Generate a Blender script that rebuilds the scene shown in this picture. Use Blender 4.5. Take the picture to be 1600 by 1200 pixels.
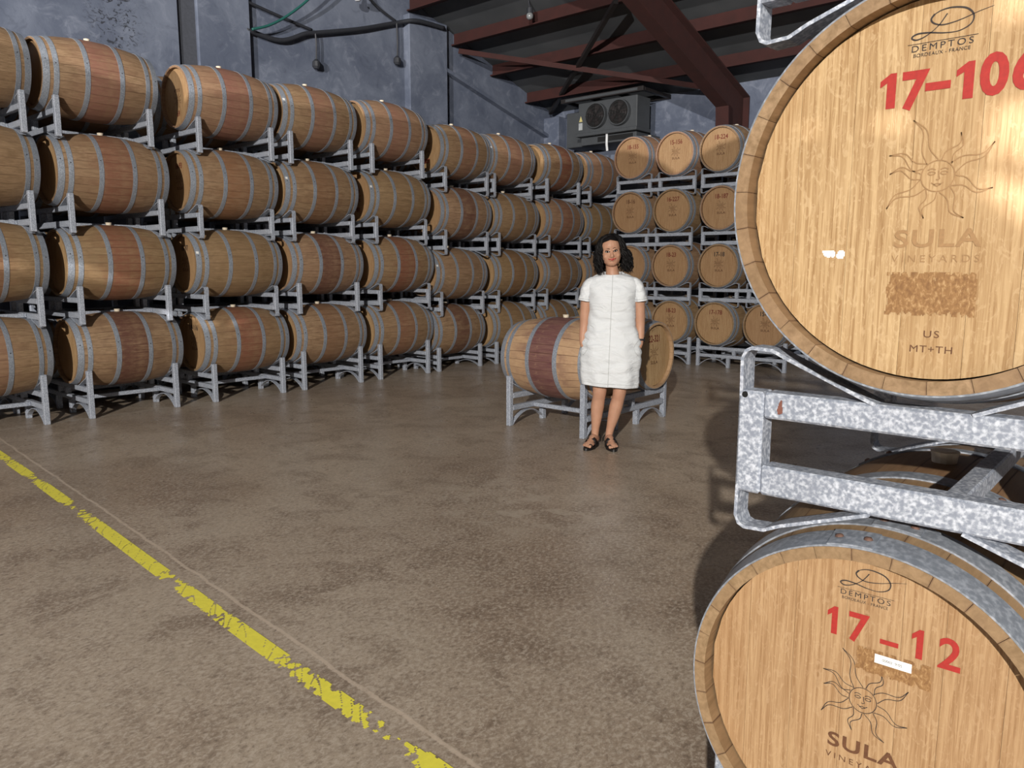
import bpy, bmesh, math, random
from mathutils import Vector, Matrix, noise
random.seed(7)
for o in list(bpy.data.objects): bpy.data.objects.remove(o)
SC = bpy.context.scene
COL = SC.collection
PI = math.pi
R_ = math.radians

# ------------------------------------------------------------------ camera
CAM_H = 1.34
YAW, PITCH, ROLL, FPX = 41.13, 8.5, 0.1, 1213.0
cd = bpy.data.cameras.new('camera'); cam = bpy.data.objects.new('camera', cd); COL.objects.link(cam)
cd.sensor_width = 36.0; cd.lens = FPX / 1600 * 36.0; cd.clip_start = 0.05; cd.clip_end = 200
_y, _p, _r = R_(YAW), R_(PITCH), R_(ROLL)
fw = Vector((-math.sin(_y)*math.cos(_p), math.cos(_y)*math.cos(_p), -math.sin(_p)))
rt = Vector((math.cos(_y), math.sin(_y), 0)); up = rt.cross(fw)
rt2 = rt*math.cos(_r) + up*math.sin(_r); up2 = -rt*math.sin(_r) + up*math.cos(_r)
cam.matrix_world = Matrix(((rt2.x, up2.x, -fw.x, 0), (rt2.y, up2.y, -fw.y, 0), (rt2.z, up2.z, -fw.z, CAM_H), (0, 0, 0, 1)))
SC.camera = cam

# ------------------------------------------------------------------ world, lamps, exposure
w = bpy.data.worlds.new('world'); SC.world = w; w.use_nodes = True
w.node_tree.nodes['Background'].inputs[0].default_value = (0.75, 0.86, 1.0, 1)
w.node_tree.nodes['Background'].inputs[1].default_value = 0.028
def lamp(name, loc, power, col, rad, kind='POINT', target=None, spot=None):
    l = bpy.data.lights.new(name, kind); l.energy = power; l.color = col; l.shadow_soft_size = rad
    o = bpy.data.objects.new(name, l); COL.objects.link(o); o.location = loc
    if kind == 'SPOT':
        l.spot_size = R_(spot); l.spot_blend = 0.35
        o.rotation_euler = (Vector(target) - Vector(loc)).to_track_quat('-Z', 'Y').to_euler()
    return o
lamp('flood_lamp', (5.9, -11.3, 5.5), 15500, (1.0, 0.955, 0.89), 0.10, 'SPOT', (-3.0, 4.0, 0.4), 75)
lamp('wall_flood_lamp', (2.0, -14.0, 3.44), 17000, (1.0, 0.96, 0.93), 0.02, 'SPOT', (-5.0, 8.0, 3.0), 80)
lamp('added_fill_lamp', (4.0, -6.5, 6.6), 220, (0.80, 0.88, 1.0), 0.5)  # added dim fill high behind the camera, not a known fitting
SC.view_settings.view_transform = 'Standard'; SC.view_settings.look = 'None'
SC.view_settings.exposure = 0.0; SC.view_settings.gamma = 1.0; SC.view_settings.use_curve_mapping = False

# ------------------------------------------------------------------ material helpers
def srgb(r, g, b):
    f = lambda c: (c/255/12.92) if c/255 <= 0.04045 else ((c/255+0.055)/1.055)**2.4
    return (f(r), f(g), f(b), 1)
class NT:
    def __init__(s, name):
        s.m = bpy.data.materials.new(name); s.m.use_nodes = True; s.t = s.m.node_tree
        s.b = s.t.nodes['Principled BSDF']
    def n(s, typ, **kw):
        nd = s.t.nodes.new(typ)
        for k, v in kw.items(): setattr(nd, k, v)
        return nd
    def l(s, a, b): s.t.links.new(a, b)
    def coord(s, which='Object', scale=(1, 1, 1), loc=(0, 0, 0), rot=(0, 0, 0)):
        tc = s.n('ShaderNodeTexCoord'); mp = s.n('ShaderNodeMapping')
        mp.inputs['Scale'].default_value = scale; mp.inputs['Location'].default_value = loc; mp.inputs['Rotation'].default_value = rot
        s.l(tc.outputs[which], mp.inputs['Vector']); return mp.outputs['Vector']
    def noise(s, vec, scale, detail=4, rough=0.55, dist=0.0):
        nd = s.n('ShaderNodeTexNoise'); nd.inputs['Scale'].default_value = scale; nd.inputs['Detail'].default_value = detail
        nd.inputs['Roughness'].default_value = rough; nd.inputs['Distortion'].default_value = dist
        if vec is not None: s.l(vec, nd.inputs['Vector'])
        return nd.outputs['Fac']
    def ramp(s, fac, stops, interp='LINEAR'):
        nd = s.n('ShaderNodeValToRGB'); cr = nd.color_ramp; cr.interpolation = interp
        while len(cr.elements) > 1: cr.elements.remove(cr.elements[0])
        cr.elements[0].position = stops[0][0]; cr.elements[0].color = stops[0][1]
        for p, c in stops[1:]:
            e = cr.elements.new(p); e.color = c
        s.l(fac, nd.inputs['Fac']); return nd.outputs['Color']
    def mix(s, fac, a, b, mode='MIX'):
        nd = s.n('ShaderNodeMix', data_type='RGBA', blend_type=mode)
        for sock, v in ((nd.inputs[0], fac), (nd.inputs[6], a), (nd.inputs[7], b)):
            if hasattr(v, 'links'): s.l(v, sock)
            elif isinstance(v, (int, float)): sock.default_value = v
            else: sock.default_value = v
        return nd.outputs[2]
    def math(s, op, a, b=None, c=None, clamp=False):
        nd = s.n('ShaderNodeMath', operation=op, use_clamp=clamp)
        for i, v in enumerate((a, b, c)):
            if v is None: continue
            if hasattr(v, 'links'): s.l(v, nd.inputs[i])
            else: nd.inputs[i].default_value = v
        return nd.outputs[0]
    def mrange(s, v, a, b, c=0.0, d=1.0, smooth=True):
        nd = s.n('ShaderNodeMapRange', interpolation_type='SMOOTHSTEP' if smooth else 'LINEAR')
        s.l(v, nd.inputs[0])
        for i, x in enumerate((a, b, c, d)): nd.inputs[i+1].default_value = x
        return nd.outputs[0]
    def bump(s, h, strength=0.3, dist=0.01):
        nd = s.n('ShaderNodeBump'); nd.inputs['Strength'].default_value = strength; nd.inputs['Distance'].default_value = dist
        s.l(h, nd.inputs['Height']); s.l(nd.outputs[0], s.b.inputs['Normal'])
    def attr(s, name, typ='OBJECT'):
        nd = s.n('ShaderNodeAttribute', attribute_type=typ, attribute_name=name); return nd
    def out(s, col=None, rough=None, metal=None, spec=None):
        for k, v in (('Base Color', col), ('Roughness', rough), ('Metallic', metal), ('Specular IOR Level', spec)):
            if v is None: continue
            if hasattr(v, 'links'): s.l(v, s.b.inputs[k])
            else: s.b.inputs[k].default_value = v
        return s.m
def sep(t, vec):
    nd = t.n('ShaderNodeSeparateXYZ'); t.l(vec, nd.inputs[0]); return nd.outputs
BW0, BW1 = (0, 0, 0, 1), (1, 1, 1, 1)
def plain(name, col, rough=0.5, metal=0.0, scale=30, var=0.12):
    t = NT(name); v = t.noise(t.coord(), scale)
    c2 = tuple(min(1, c*(1+var)) for c in col[:3]) + (1,); c1 = tuple(c*(1-var) for c in col[:3]) + (1,)
    return t.out(t.ramp(v, [(0.3, c1), (0.7, c2)]), rough, metal)

def mat_stave():
    t = NT('oak_stave_wood'); vec = t.coord('Object')
    rnd = t.n('ShaderNodeObjectInfo').outputs['Random']
    tone = t.math('FRACT', t.math('ADD', rnd, t.attr('tone', 'GEOMETRY').outputs['Fac']))
    off = t.n('ShaderNodeCombineXYZ'); t.l(t.math('MULTIPLY', tone, 37.0), off.inputs[0]); t.l(t.math('MULTIPLY', tone, 11.0), off.inputs[1])
    add = t.n('ShaderNodeVectorMath', operation='ADD'); t.l(vec, add.inputs[0]); t.l(off.outputs[0], add.inputs[1])
    mp = t.n('ShaderNodeMapping'); mp.inputs['Scale'].default_value = (26, 2.2, 26); t.l(add.outputs[0], mp.inputs['Vector'])
    grain = t.noise(mp.outputs[0], 3.0, 6, 0.65, 0.4)
    blot = t.noise(add.outputs[0], 7.0, 4, 0.6)
    light = t.mix(tone, srgb(160, 133, 105), srgb(143, 116, 89))
    dark = t.mix(tone, srgb(120, 96, 71), srgb(126, 100, 77))
    c = t.mix(t.ramp(grain, [(0.35, BW0), (0.68, BW1)]), dark, light)
    c = t.mix(t.math('MULTIPLY', t.mrange(blot, 0.5, 0.75), 0.45), c, srgb(96, 74, 52))
    c = t.mix(t.math('MULTIPLY', t.attr('fresh').outputs['Fac'], 0.6), c, t.mix(grain, srgb(186, 146, 112), srgb(206, 174, 138)))
    tn = t.attr('tint').outputs['Fac']
    c = t.mix(t.math('MULTIPLY', t.math('MAXIMUM', tn, 0.0), 0.5), c, t.mix(grain, srgb(146, 106, 84), srgb(182, 142, 120)))
    c = t.mix(t.math('MULTIPLY', t.math('MAXIMUM', t.math('MULTIPLY', tn, -1.0), 0.0), 0.5), c, t.mix(grain, srgb(108, 88, 56), srgb(148, 124, 84)))
    # wine stain around the bung, between the bilge hoops, running along the joints
    yy = t.math('ABSOLUTE', sep(t, vec)[1])
    st = t.attr('stain').outputs['Fac']
    zone = t.mrange(t.math('ADD', yy, t.math('MULTIPLY', t.math('SUBTRACT', blot, 0.5), 0.05)), 0.118, 0.135, 1.0, 0.0)
    zone2 = t.mrange(yy, 0.15, 0.40, 0.35, 0.0)
    patch = t.mrange(t.noise(t.coord('Object', (7, 4, 7)), 2.2, 4, 0.65), 0.25, 0.62, 0.40, 1.0)
    f = t.math('MULTIPLY', t.math('MULTIPLY', t.math('MAXIMUM', zone, t.math('MULTIPLY', zone2, t.mrange(blot, 0.4, 0.6))), patch), st, clamp=True)
    sc = t.attr('stain_col').outputs['Color']
    c = t.mix(f, c, t.mix(t.math('MULTIPLY', grain, 0.5), sc, c, 'MIX'))
    across = t.math('ABSOLUTE', t.attr('across', 'GEOMETRY').outputs['Fac'])
    seam = t.math('MULTIPLY', t.mrange(across, 0.90, 1.0), t.mrange(t.noise(mp.outputs[0], 0.9, 2), 0.35, 0.6))
    c = t.mix(t.math('MULTIPLY', seam, t.math('ADD', 0.38, t.math('MULTIPLY', st, 0.40), None, True)), c, srgb(74, 44, 34))
    t.bump(grain, 0.15, 0.004)
    return t.out(c, 0.62, 0.0, 0.3)
def mat_head():
    t = NT('oak_head_wood'); vec = t.coord('Object')
    rnd = t.n('ShaderNodeObjectInfo').outputs['Random']
    tone = t.math('FRACT', t.math('ADD', rnd, t.attr('tone', 'GEOMETRY').outputs['Fac']))
    off = t.n('ShaderNodeCombineXYZ'); t.l(t.math('MULTIPLY', tone, 23.0), off.inputs[0]); t.l(t.math('MULTIPLY', tone, 9.0), off.inputs[2])
    add = t.n('ShaderNodeVectorMath', operation='ADD'); t.l(vec, add.inputs[0]); t.l(off.outputs[0], add.inputs[1])
    def m(sc):
        mp = t.n('ShaderNodeMapping'); mp.inputs['Scale'].default_value = sc; t.l(add.outputs[0], mp.inputs['Vector']); return mp.outputs[0]
    g1 = t.noise(m((90, 10, 3.0)), 2.2, 5, 0.65, 0.6)
    g2 = t.noise(m((30, 10, 14)), 3.0, 4, 0.6, 1.8)
    c = t.mix(t.ramp(g1, [(0.36, BW0), (0.60, BW1)]), srgb(142, 110, 72), srgb(184, 156, 116))
    c = t.mix(t.math('MULTIPLY', t.mrange(g2, 0.52, 0.64), 0.45), c, srgb(196, 170, 132))
    c = t.mix(t.math('MULTIPLY', tone, 0.35), c, srgb(152, 120, 82))
    ag = t.attr('age').outputs['Fac']
    c = t.mix(ag, c, t.mix(g1, srgb(112, 80, 56), srgb(160, 120, 90)))
    t.bump(t.math('ADD', g1, g2), 0.12, 0.003)
    return t.out(c, 0.55, 0.0, 0.3)
def mat_steel(name, c1, c2, sc, metal=0.55, rough=0.42, bump=0.2, blot=0.35):
    t = NT(name); vec = t.coord('Object')
    a = t.noise(vec, sc, 5, 0.6); v = t.n('ShaderNodeTexVoronoi', feature='SMOOTH_F1'); v.inputs['Scale'].default_value = sc*1.1
    t.l(vec, v.inputs['Vector'])
    f = t.mrange(t.math('ADD', a, t.math('MULTIPLY', v.outputs['Distance'], 0.35)), 0.52, 0.88)
    big = t.noise(vec, 5, 3)
    c = t.mix(f, c1, c2); c = t.mix(t.math('MULTIPLY', t.mrange(big, 0.5, 0.7), blot), c, tuple(x*0.62 for x in c1[:3])+(1,))
    t.bump(a, bump, 0.002)
    return t.out(c, t.mrange(a, 0.3, 0.7, rough-0.1, rough+0.15), metal)

M = {}
M['stave'] = mat_stave(); M['head'] = mat_head()
M['hoop'] = mat_steel('galvanised_hoop_steel', srgb(140, 147, 157), srgb(172, 178, 188), 110, 0.45, 0.42, 0.1, 0.15)
M['rack'] = mat_steel('galvanised_rack_steel', srgb(134, 141, 154), srgb(196, 201, 210), 150, 0.15, 0.5, 0.25, 0.2)
M['rivet'] = plain('rusty_rivet_steel', srgb(120, 92, 80), 0.6, 0.4, 300)
M['rivet_dark'] = plain('dark_rivet_steel', srgb(70, 70, 74), 0.5, 0.5, 300)
M['bung'] = plain('pale_silicone_bung', srgb(212, 200, 178), 0.6)
M['red_ink'] = plain('red_stencil_paint', srgb(154, 36, 29), 0.7, 0, 150, 0.15)
M['darkred_ink'] = plain('dark_red_stencil_paint', srgb(104, 40, 26), 0.7, 0, 150, 0.15)
M['black_ink'] = plain('black_brand_ink', srgb(46, 38, 36), 0.7)
M['brown_ink'] = plain('brown_burnt_brand', srgb(92, 58, 34), 0.7, 0, 200, 0.2)
M['faint_ink'] = plain('faint_burnt_brand', srgb(146, 113, 75), 0.7, 0, 200, 0.1)
M['sticker'] = plain('white_sticker_paper', srgb(236, 236, 232), 0.5, 0, 20, 0.02)
M['sanded'] = None
def mat_sanded():
    t = NT('scraped_glue_residue'); v = t.noise(t.coord('Object', (1, 1, 0.6)), 170, 6, 0.7, 0.6)
    return t.out(t.ramp(v, [(0.35, srgb(112, 78, 44)), (0.52, srgb(136, 100, 60)), (0.66, srgb(172, 140, 98))]), 0.75)
M['sanded'] = mat_sanded()
M['cable'] = plain('black_cable_rubber', srgb(40, 42, 48), 0.6)
M['hose'] = plain('green_hose_plastic', srgb(30, 84, 78), 0.5)
M['redsteel'] = plain('red_oxide_steel_paint', srgb(50, 17, 13), 0.85, 0, 6, 0.2)
M['darksteel'] = plain('dark_steel_paint', srgb(34, 30, 30), 0.5)
M['whiteplastic'] = plain('white_lamp_plastic', srgb(210, 212, 214), 0.4)

# ------------------------------------------------------------------ mesh helpers
def mk(name, verts, faces, smooth=False):
    me = bpy.data.meshes.new(name); me.from_pydata([tuple(v) for v in verts], [], faces); me.update()
    if smooth:
        for p in me.polygons: p.use_smooth = True
    return me
class MB:
    def __init__(s): s.v = []; s.f = []
    def add(s, v, f):
        n = len(s.v); s.v += [Vector(x) for x in v]; s.f += [tuple(i+n for i in q) for q in f]; return s
    def box(s, x0, x1, y0, y1, z0, z1):
        v = [(x0,y0,z0),(x1,y0,z0),(x1,y1,z0),(x0,y1,z0),(x0,y0,z1),(x1,y0,z1),(x1,y1,z1),(x0,y1,z1)]
        return s.add(v, [(0,3,2,1),(4,5,6,7),(0,1,5,4),(1,2,6,5),(2,3,7,6),(3,0,4,7)])
    def bbox(s, x0, x1, y0, y1, z0, z1, b=0.004):
        # box with chamfered edges
        bm = bmesh.new(); bmesh.ops.create_cube(bm, size=1)
        for v in bm.verts: v.co = Vector(((x0+x1)/2 + v.co.x*(x1-x0), (y0+y1)/2 + v.co.y*(y1-y0), (z0+z1)/2 + v.co.z*(z1-z0)))
        bmesh.ops.bevel(bm, geom=list(bm.edges), offset=b, segments=1, affect='EDGES')
        bm.verts.index_update(); s.add([v.co for v in bm.verts], [[v.index for v in f.verts] for f in bm.faces]); bm.free(); return s
    def bar(s, a, b, wx, wz, upv=(0, 0, 1)):
        a, b = Vector(a), Vector(b); d = (b-a).normalized(); u = Vector(upv); sd = d.cross(u).normalized(); u = sd.cross(d)
        v = []
        for p in (a, b):
            for i, j in ((-1,-1),(1,-1),(1,1),(-1,1)): v.append(p + sd*i*wx/2 + u*j*wz/2)
        return s.add(v, [(0,1,2,3),(7,6,5,4),(0,4,5,1),(1,5,6,2),(2,6,7,3),(3,7,4,0)])
    def tube(s, pts, rad, n=8, cap=True):
        pts = [Vector(p) for p in pts]; rr = rad if isinstance(rad, (list, tuple)) else [rad]*len(pts)
        v = []; f = []; ref = Vector((0.123, 0.35, 0.93)).normalized()
        for i, p in enumerate(pts):
            d = (pts[min(i+1, len(pts)-1)] - pts[max(i-1, 0)]).normalized()
            a = d.cross(ref)
            if a.length < 1e-3: a = d.cross(Vector((1, 0, 0)))
            a.normalize(); b = d.cross(a)
            for k in range(n): v.append(p + (a*math.cos(2*PI*k/n) + b*math.sin(2*PI*k/n))*rr[i])
        for i in range(len(pts)-1):
            for k in range(n):
                k2 = (k+1) % n; f.append((i*n+k, i*n+k2, (i+1)*n+k2, (i+1)*n+k))
        if cap: f.append(tuple(range(n))[::-1]); f.append(tuple(range((len(pts)-1)*n, len(pts)*n)))
        return s.add(v, f)
    def strip(s, path, y0, y1, th):
        # bent flat strap: path in xz, extruded over y, thickness th to the left of the path
        P = [Vector((p[0], 0, p[1])) for p in path]; q = []
        for i, p in enumerate(P):
            d = (P[min(i+1, len(P)-1)] - P[max(i-1, 0)]).normalized(); nrm = Vector((-d.z, 0, d.x))
            q.append(p + nrm*th)
        v = []
        for a, b in zip(P, q): v += [(a.x, y0, a.z), (a.x, y1, a.z), (b.x, y1, b.z), (b.x, y0, b.z)]
        f = [(0, 1, 2, 3), tuple(4*(len(P)-1)+k for k in (3, 2, 1, 0))]
        for i in range(len(P)-1):
            for k in range(4): f.append((4*i+k, 4*i+4+k, 4*i+4+(k+1) % 4, 4*i+(k+1) % 4))
        return s.add(v, f)
    def mesh(s, name, smooth=False):
        me = mk(name, s.v, s.f, smooth)
        bm = bmesh.new(); bm.from_mesh(me); bmesh.ops.recalc_face_normals(bm, faces=bm.faces); bm.to_mesh(me); bm.free()
        if smooth:
            for p in me.polygons: p.use_smooth = True
        return me
def setmat(me, m):
    if not me.materials: me.materials.append(m)
    return me
def obj(name, me, m=None, parent=None, loc=(0, 0, 0), rot=(0, 0, 0)):
    if m is not None: setmat(me, m)
    o = bpy.data.objects.new(name, me); COL.objects.link(o); o.parent = parent; o.location = loc; o.rotation_euler = rot
    return o
def empty(name, loc, rz=0.0):
    o = bpy.data.objects.new(name, None); COL.objects.link(o); o.location = loc; o.rotation_euler = (0, 0, rz); o.empty_display_size = 0.1
    return o
def tag(o, label=None, cat=None, group=None, kind=None):
    for k, v in (('label', label), ('category', cat), ('group', group), ('kind', kind)):
        if v: o[k] = v
    return o
def struct(name, me, m, label=None):
    o = obj(name, me, m); o['kind'] = 'structure'
    if label: o['label'] = label
    return o
def autosmooth(me, ang=35):
    bm = bmesh.new(); bm.from_mesh(me)
    for f in bm.faces: f.smooth = True
    for e in bm.edges:
        if len(e.link_faces) == 2 and e.calc_face_angle(0) > R_(ang): e.smooth = False
    bm.to_mesh(me); bm.free(); return me

# ------------------------------------------------------------------ floor, walls, roof
WX, WY = -9.05, 11.45            # left wall and back wall
def roofz(y): return 4.10 + 0.33*(WY - y) if y > -5 else 4.10 + 0.33*(WY+5) - 0.33*(-5-y)
def mat_floor():
    t = NT('polished_concrete_floor'); vec = t.coord('Object')
    big = t.noise(vec, 0.55, 5, 0.6, 0.4); mid = t.noise(vec, 3.2, 6, 0.65, 0.6); fine = t.noise(t.coord('Object', (1.0, 0.75, 1), (0, 0, 0), (0, 0, 0.8)), 60, 8, 0.8, 0.3); gr = t.noise(vec, 20, 8, 0.8, 0.6)
    c = t.mix(t.mrange(big, 0.36, 0.64), srgb(150, 131, 112), srgb(178, 162, 143))
    c = t.mix(t.math('MULTIPLY', t.mrange(mid, 0.46, 0.66), 0.6), c, srgb(116, 97, 80))
    c = t.mix(t.math('MULTIPLY', t.mrange(gr, 0.46, 0.66), 0.36), c, srgb(108, 93, 80))
    c = t.mix(t.math('MULTIPLY', t.mrange(fine, 0.49, 0.58), 0.55), c, srgb(202, 189, 172))
    c = t.mix(t.math('MULTIPLY', t.mrange(fine, 0.46, 0.37), 0.55), c, srgb(88, 75, 64))
    x, y, _ = sep(t, vec)
    def line(a, b, wd, amp, col, strength):
        nonlocal c
        dx, dy = b[0]-a[0], b[1]-a[1]; L = math.hypot(dx, dy); nx, ny = -dy/L, dx/L
        d = t.math('ADD', t.math('ADD', t.math('MULTIPLY', x, nx), t.math('MULTIPLY', y, ny)), -(a[0]*nx + a[1]*ny))
        along = t.math('DIVIDE', t.math('ADD', t.math('ADD', t.math('MULTIPLY', x, dx/L), t.math('MULTIPLY', y, dy/L)), -(a[0]*dx+a[1]*dy)/L), L)
        d = t.math('ABSOLUTE', t.math('ADD', t.math('ADD', d, t.math('MULTIPLY', t.math('SUBTRACT', fine, 0.5), wd*1.6)), t.math('MULTIPLY', t.math('SUBTRACT', mid, 0.5), amp)))
        f = t.mrange(d, wd*0.4, wd, 1.0, 0.0)
        f = t.math('MULTIPLY', f, t.math('MULTIPLY', t.math('GREATER_THAN', along, 0.0), t.math('LESS_THAN', along, 1.0)))
        f = t.math('MULTIPLY', f, t.mrange(gr, 0.3, 0.55, 0.35, 1.0))
        c = t.mix(t.math('MULTIPLY', f, strength), c, col)
    line((-7.6, 1.91), (-0.5, 1.325), 0.011, 0.05, srgb(206, 188, 168), 0.75)      # patched joint beside the yellow line
    line((-7.38, 1.0), (-7.26, 11.4), 0.022, 0.03, srgb(190, 180, 168), 0.6)     # joint in front of the racks
    line((-5.05, 2.0), (-4.50, 5.6), 0.012, 0.20, srgb(178, 164, 148), 0.4)
    line((-3.26, 0.6), (-3.29, 1.25), 0.008, 0.06, srgb(190, 174, 156), 0.6)
    spots = t.noise(t.coord('Object', (1, 1, 1), (3.1, 1.7, 0)), 5.5, 5, 0.6)
    mk_ = t.n('ShaderNodeVectorMath', operation='DISTANCE'); t.l(vec, mk_.inputs[0]); mk_.inputs[1].default_value = (-2.8, 3.3, 0)
    zone = t.mrange(mk_.outputs['Value'], 0.2, 0.8, 1.0, 0.0)
    c = t.mix(t.math('MULTIPLY', t.math('MULTIPLY', t.mrange(spots, 0.54, 0.57), zone), t.mrange(gr, 0.35, 0.6, 0.35, 0.9)), c, srgb(182, 168, 150))
    t.bump(t.math('ADD', t.math('MULTIPLY', gr, 0.6), fine), 0.22, 0.004)
    return t.out(c, t.mrange(mid, 0.3, 0.75, 0.26, 0.44), 0.0, 0.5)
b = MB(); b.box(-9.4, 9.0, -16, 11.8, -0.15, 0.0)
struct('floor', b.mesh('floor'), mat_floor(), 'brown polished concrete floor with pale joints')

def mat_wall():
    t = NT('blue_grey_plaster'); vec = t.coord('Object')
    a = t.noise(vec, 1.1, 5, 0.65, 0.5); m2 = t.noise(vec, 4.5, 6, 0.7, 0.9); fi = t.noise(vec, 40, 4, 0.7)
    c = t.mix(t.mrange(a, 0.35, 0.68), srgb(84, 91, 107), srgb(107, 114, 129))
    c = t.mix(t.math('MULTIPLY', t.mrange(m2, 0.50, 0.72), 0.5), c, srgb(132, 138, 152))
    c = t.mix(t.math('MULTIPLY', t.mrange(m2, 0.46, 0.26), 0.5), c, srgb(68, 73, 87))
    # dark scribbled soot marks high on the wall
    ds = t.n('ShaderNodeVectorMath', operation='DISTANCE'); mp = t.coord('Object', (1, 1, 0.55))
    t.l(mp, ds.inputs[0]); ds.inputs[1].default_value = (-8.95, 3.82, 4.0*0.55)
    z = t.mrange(ds.outputs['Value'], 0.1, 0.42, 1.0, 0.0)
    sm = t.math('MULTIPLY', t.mrange(t.noise(t.coord('Object', (1, 1, 1.6)), 13, 5, 0.7, 1.2), 0.53, 0.60), z)
    c = t.mix(t.math('MULTIPLY', sm, 0.85), c, srgb(34, 34, 36))
    t.bump(t.math('ADD', m2, t.math('MULTIPLY', fi, 0.4)), 0.25, 0.01)
    return t.out(c, 0.8, 0, 0.2)
M['wall'] = mat_wall()
b = MB()   # gable wall: outline follows the roof slope
ys = [-14, -5, WY+0.2]
v = [(WX, -14, 0), (WX, WY+0.2, 0), (WX, WY+0.2, roofz(WY+0.2)+0.1), (WX, -5, roofz(-5)+0.1), (WX, -14, roofz(-14)+0.1)]
v2 = [(x-0.25, y, z) for x, y, z in v]
b.add(v+v2, [(0,1,2,3,4), (9,8,7,6,5)] + [(i, 5+i, 5+(i+1) % 5, (i+1) % 5) for i in range(5)])
struct('wall_left', b.mesh('wall_left'), M['wall'], 'blue grey plastered gable wall above the barrels')
b = MB(); b.box(WX-0.25, 9.0, WY, WY+0.25, 0, roofz(WY))
struct('wall_back', b.mesh('wall_back'), M['wall'], 'grey plastered back wall behind the cooling unit')
# plastered piers standing proud of the gable wall
def pier(n, y0, y1, x, label):
    b = MB(); zt = min(roofz(y0), roofz(y1)) - 0.02
    b.bbox(WX-0.01, x, y0, y1, 0, zt, 0.012); struct('trim_%d' % n, b.mesh('pier'), M['wall'], label)
pier(1, 0.5, 4.52, -8.97, 'broad plaster pier on the far left of the gable wall')
pier(2, 4.74, 5.42, -8.965, 'narrow pale plaster pier left of the green hose')
pier(3, 7.95, 8.72, -8.93, 'plaster pier below the end of the first roof purlin')
b = MB(); b.box(WX, -9.01, 4.52, 4.74, 0, 6.0); struct('trim_4', b.mesh('groove'), plain('shaded_groove_plaster', srgb(66, 69, 77), 0.8), 'dark vertical groove strip between two wall piers')  # shade of the recess is put into the groove's darker grey
# corner plaster box beside the cooler
b = MB(); b.bbox(WX-0.01, -8.72, 11.22, WY+0.01, 0, 3.98, 0.01); struct('trim_5', b.mesh('corner'), M['wall'], 'plaster box in the back corner')
b = MB(); b.bar((-8.99, 8.40, 4.42), (-8.99, 11.25, 3.66), 0.10, 0.05); struct('trim_6', b.mesh('ledge'), M['wall'], 'sloping plaster ledge running down the gable wall')

t = NT('grey_roof_lining'); va = t.noise(t.coord('Object'), 1.4, 4)
t.out(t.ramp(va, [(0.3, srgb(64, 67, 70)), (0.7, srgb(80, 83, 86))]), 0.7); M['roof'] = t.m
b = MB()
for y0, y1 in ((-5, WY+0.3), (-14, -5)):
    v = [(WX-0.3, y0, roofz(y0)), (9, y0, roofz(y0)), (9, y1, roofz(y1)), (WX-0.3, y1, roofz(y1))]
    v += [(x, y, z+0.12) for x, y, z in v]
    b.add(v, [(0,3,2,1),(4,5,6,7),(0,1,5,4),(1,2,6,5),(2,3,7,6),(3,0,4,7)])
struct('ceiling', b.mesh('ceiling'), M['roof'], 'sloping grey roof lining between red steel purlins')

# steel roof frame
fr = empty('roof_frame', (-5.7, WY-0.2, 0)); tag(fr, 'dark red steel rafter, purlins and bracing under the roof', 'roof frame')
def rel(p): return Vector(p) - Vector((-5.7, WY-0.2, 0))
def part_bar(name, a, b_, wx, wz, m, par, rl):
    bb = MB(); bb.bar(rl(a), rl(b_), wx, wz); return obj(name, bb.mesh(name), m, par)
for k, y in enumerate((10.72, 9.84, 8.96, 8.06, 7.16, 6.26, 5.36, 4.46)):
    z = roofz(y)
    bb = MB()   # zed-section purlin: web and two lips
    bb.box(WX+0.03, 8.9, y-0.012, y+0.012, z-0.19, z-0.01); bb.box(WX+0.03, 8.9, y-0.07, y, z-0.19, z-0.172); bb.box(WX+0.03, 8.9, y, y+0.07, z-0.03, z-0.012)
    bb.v = [rel(p) for p in bb.v]
    obj('purlin', bb.mesh('purlin'), M['redsteel'], fr)
def isec(path, depth, fl, th=0.014):
    # I-section along a path in the yz plane (x centre 0): path of (y, z) of the lower flange with depth list
    v = []; f = []; n = len(path)
    prof = [(-fl/2, 0), (fl/2, 0), (fl/2, 1e-2), (th/2, 1e-2), (th/2, -1), (fl/2, -1), (fl/2, -2), (-fl/2, -2), (-fl/2, -1), (-th/2, -1), (-th/2, 1e-2), (-fl/2, 1e-2)]
    for (y, z), d, nn in zip(path, depth, normals2(path)):
        for px, k in prof:
            h = 0 if k == 0 else (0.014 if k == 1e-2 else (d-0.014 if k == -1 else d))
            v.append((px, y + nn[0]*h, z + nn[1]*h))
    for i in range(n-1):
        for k in range(12): f.append((i*12+k, i*12+(k+1) % 12, (i+1)*12+(k+1) % 12, (i+1)*12+k))
    f.append(tuple(range(12))); f.append(tuple(range((n-1)*12, n*12))[::-1])
    return v, f
def normals2(path):
    out = []
    for i in range(len(path)):
        a = path[max(i-1, 0)]; c = path[min(i+1, len(path)-1)]
        dy, dz = c[0]-a[0], c[1]-a[1]; L = math.hypot(dy, dz); out.append((dz/L, -dy/L) if (-dy/L) > 0 else (-dz/L, dy/L))
    return out
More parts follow.
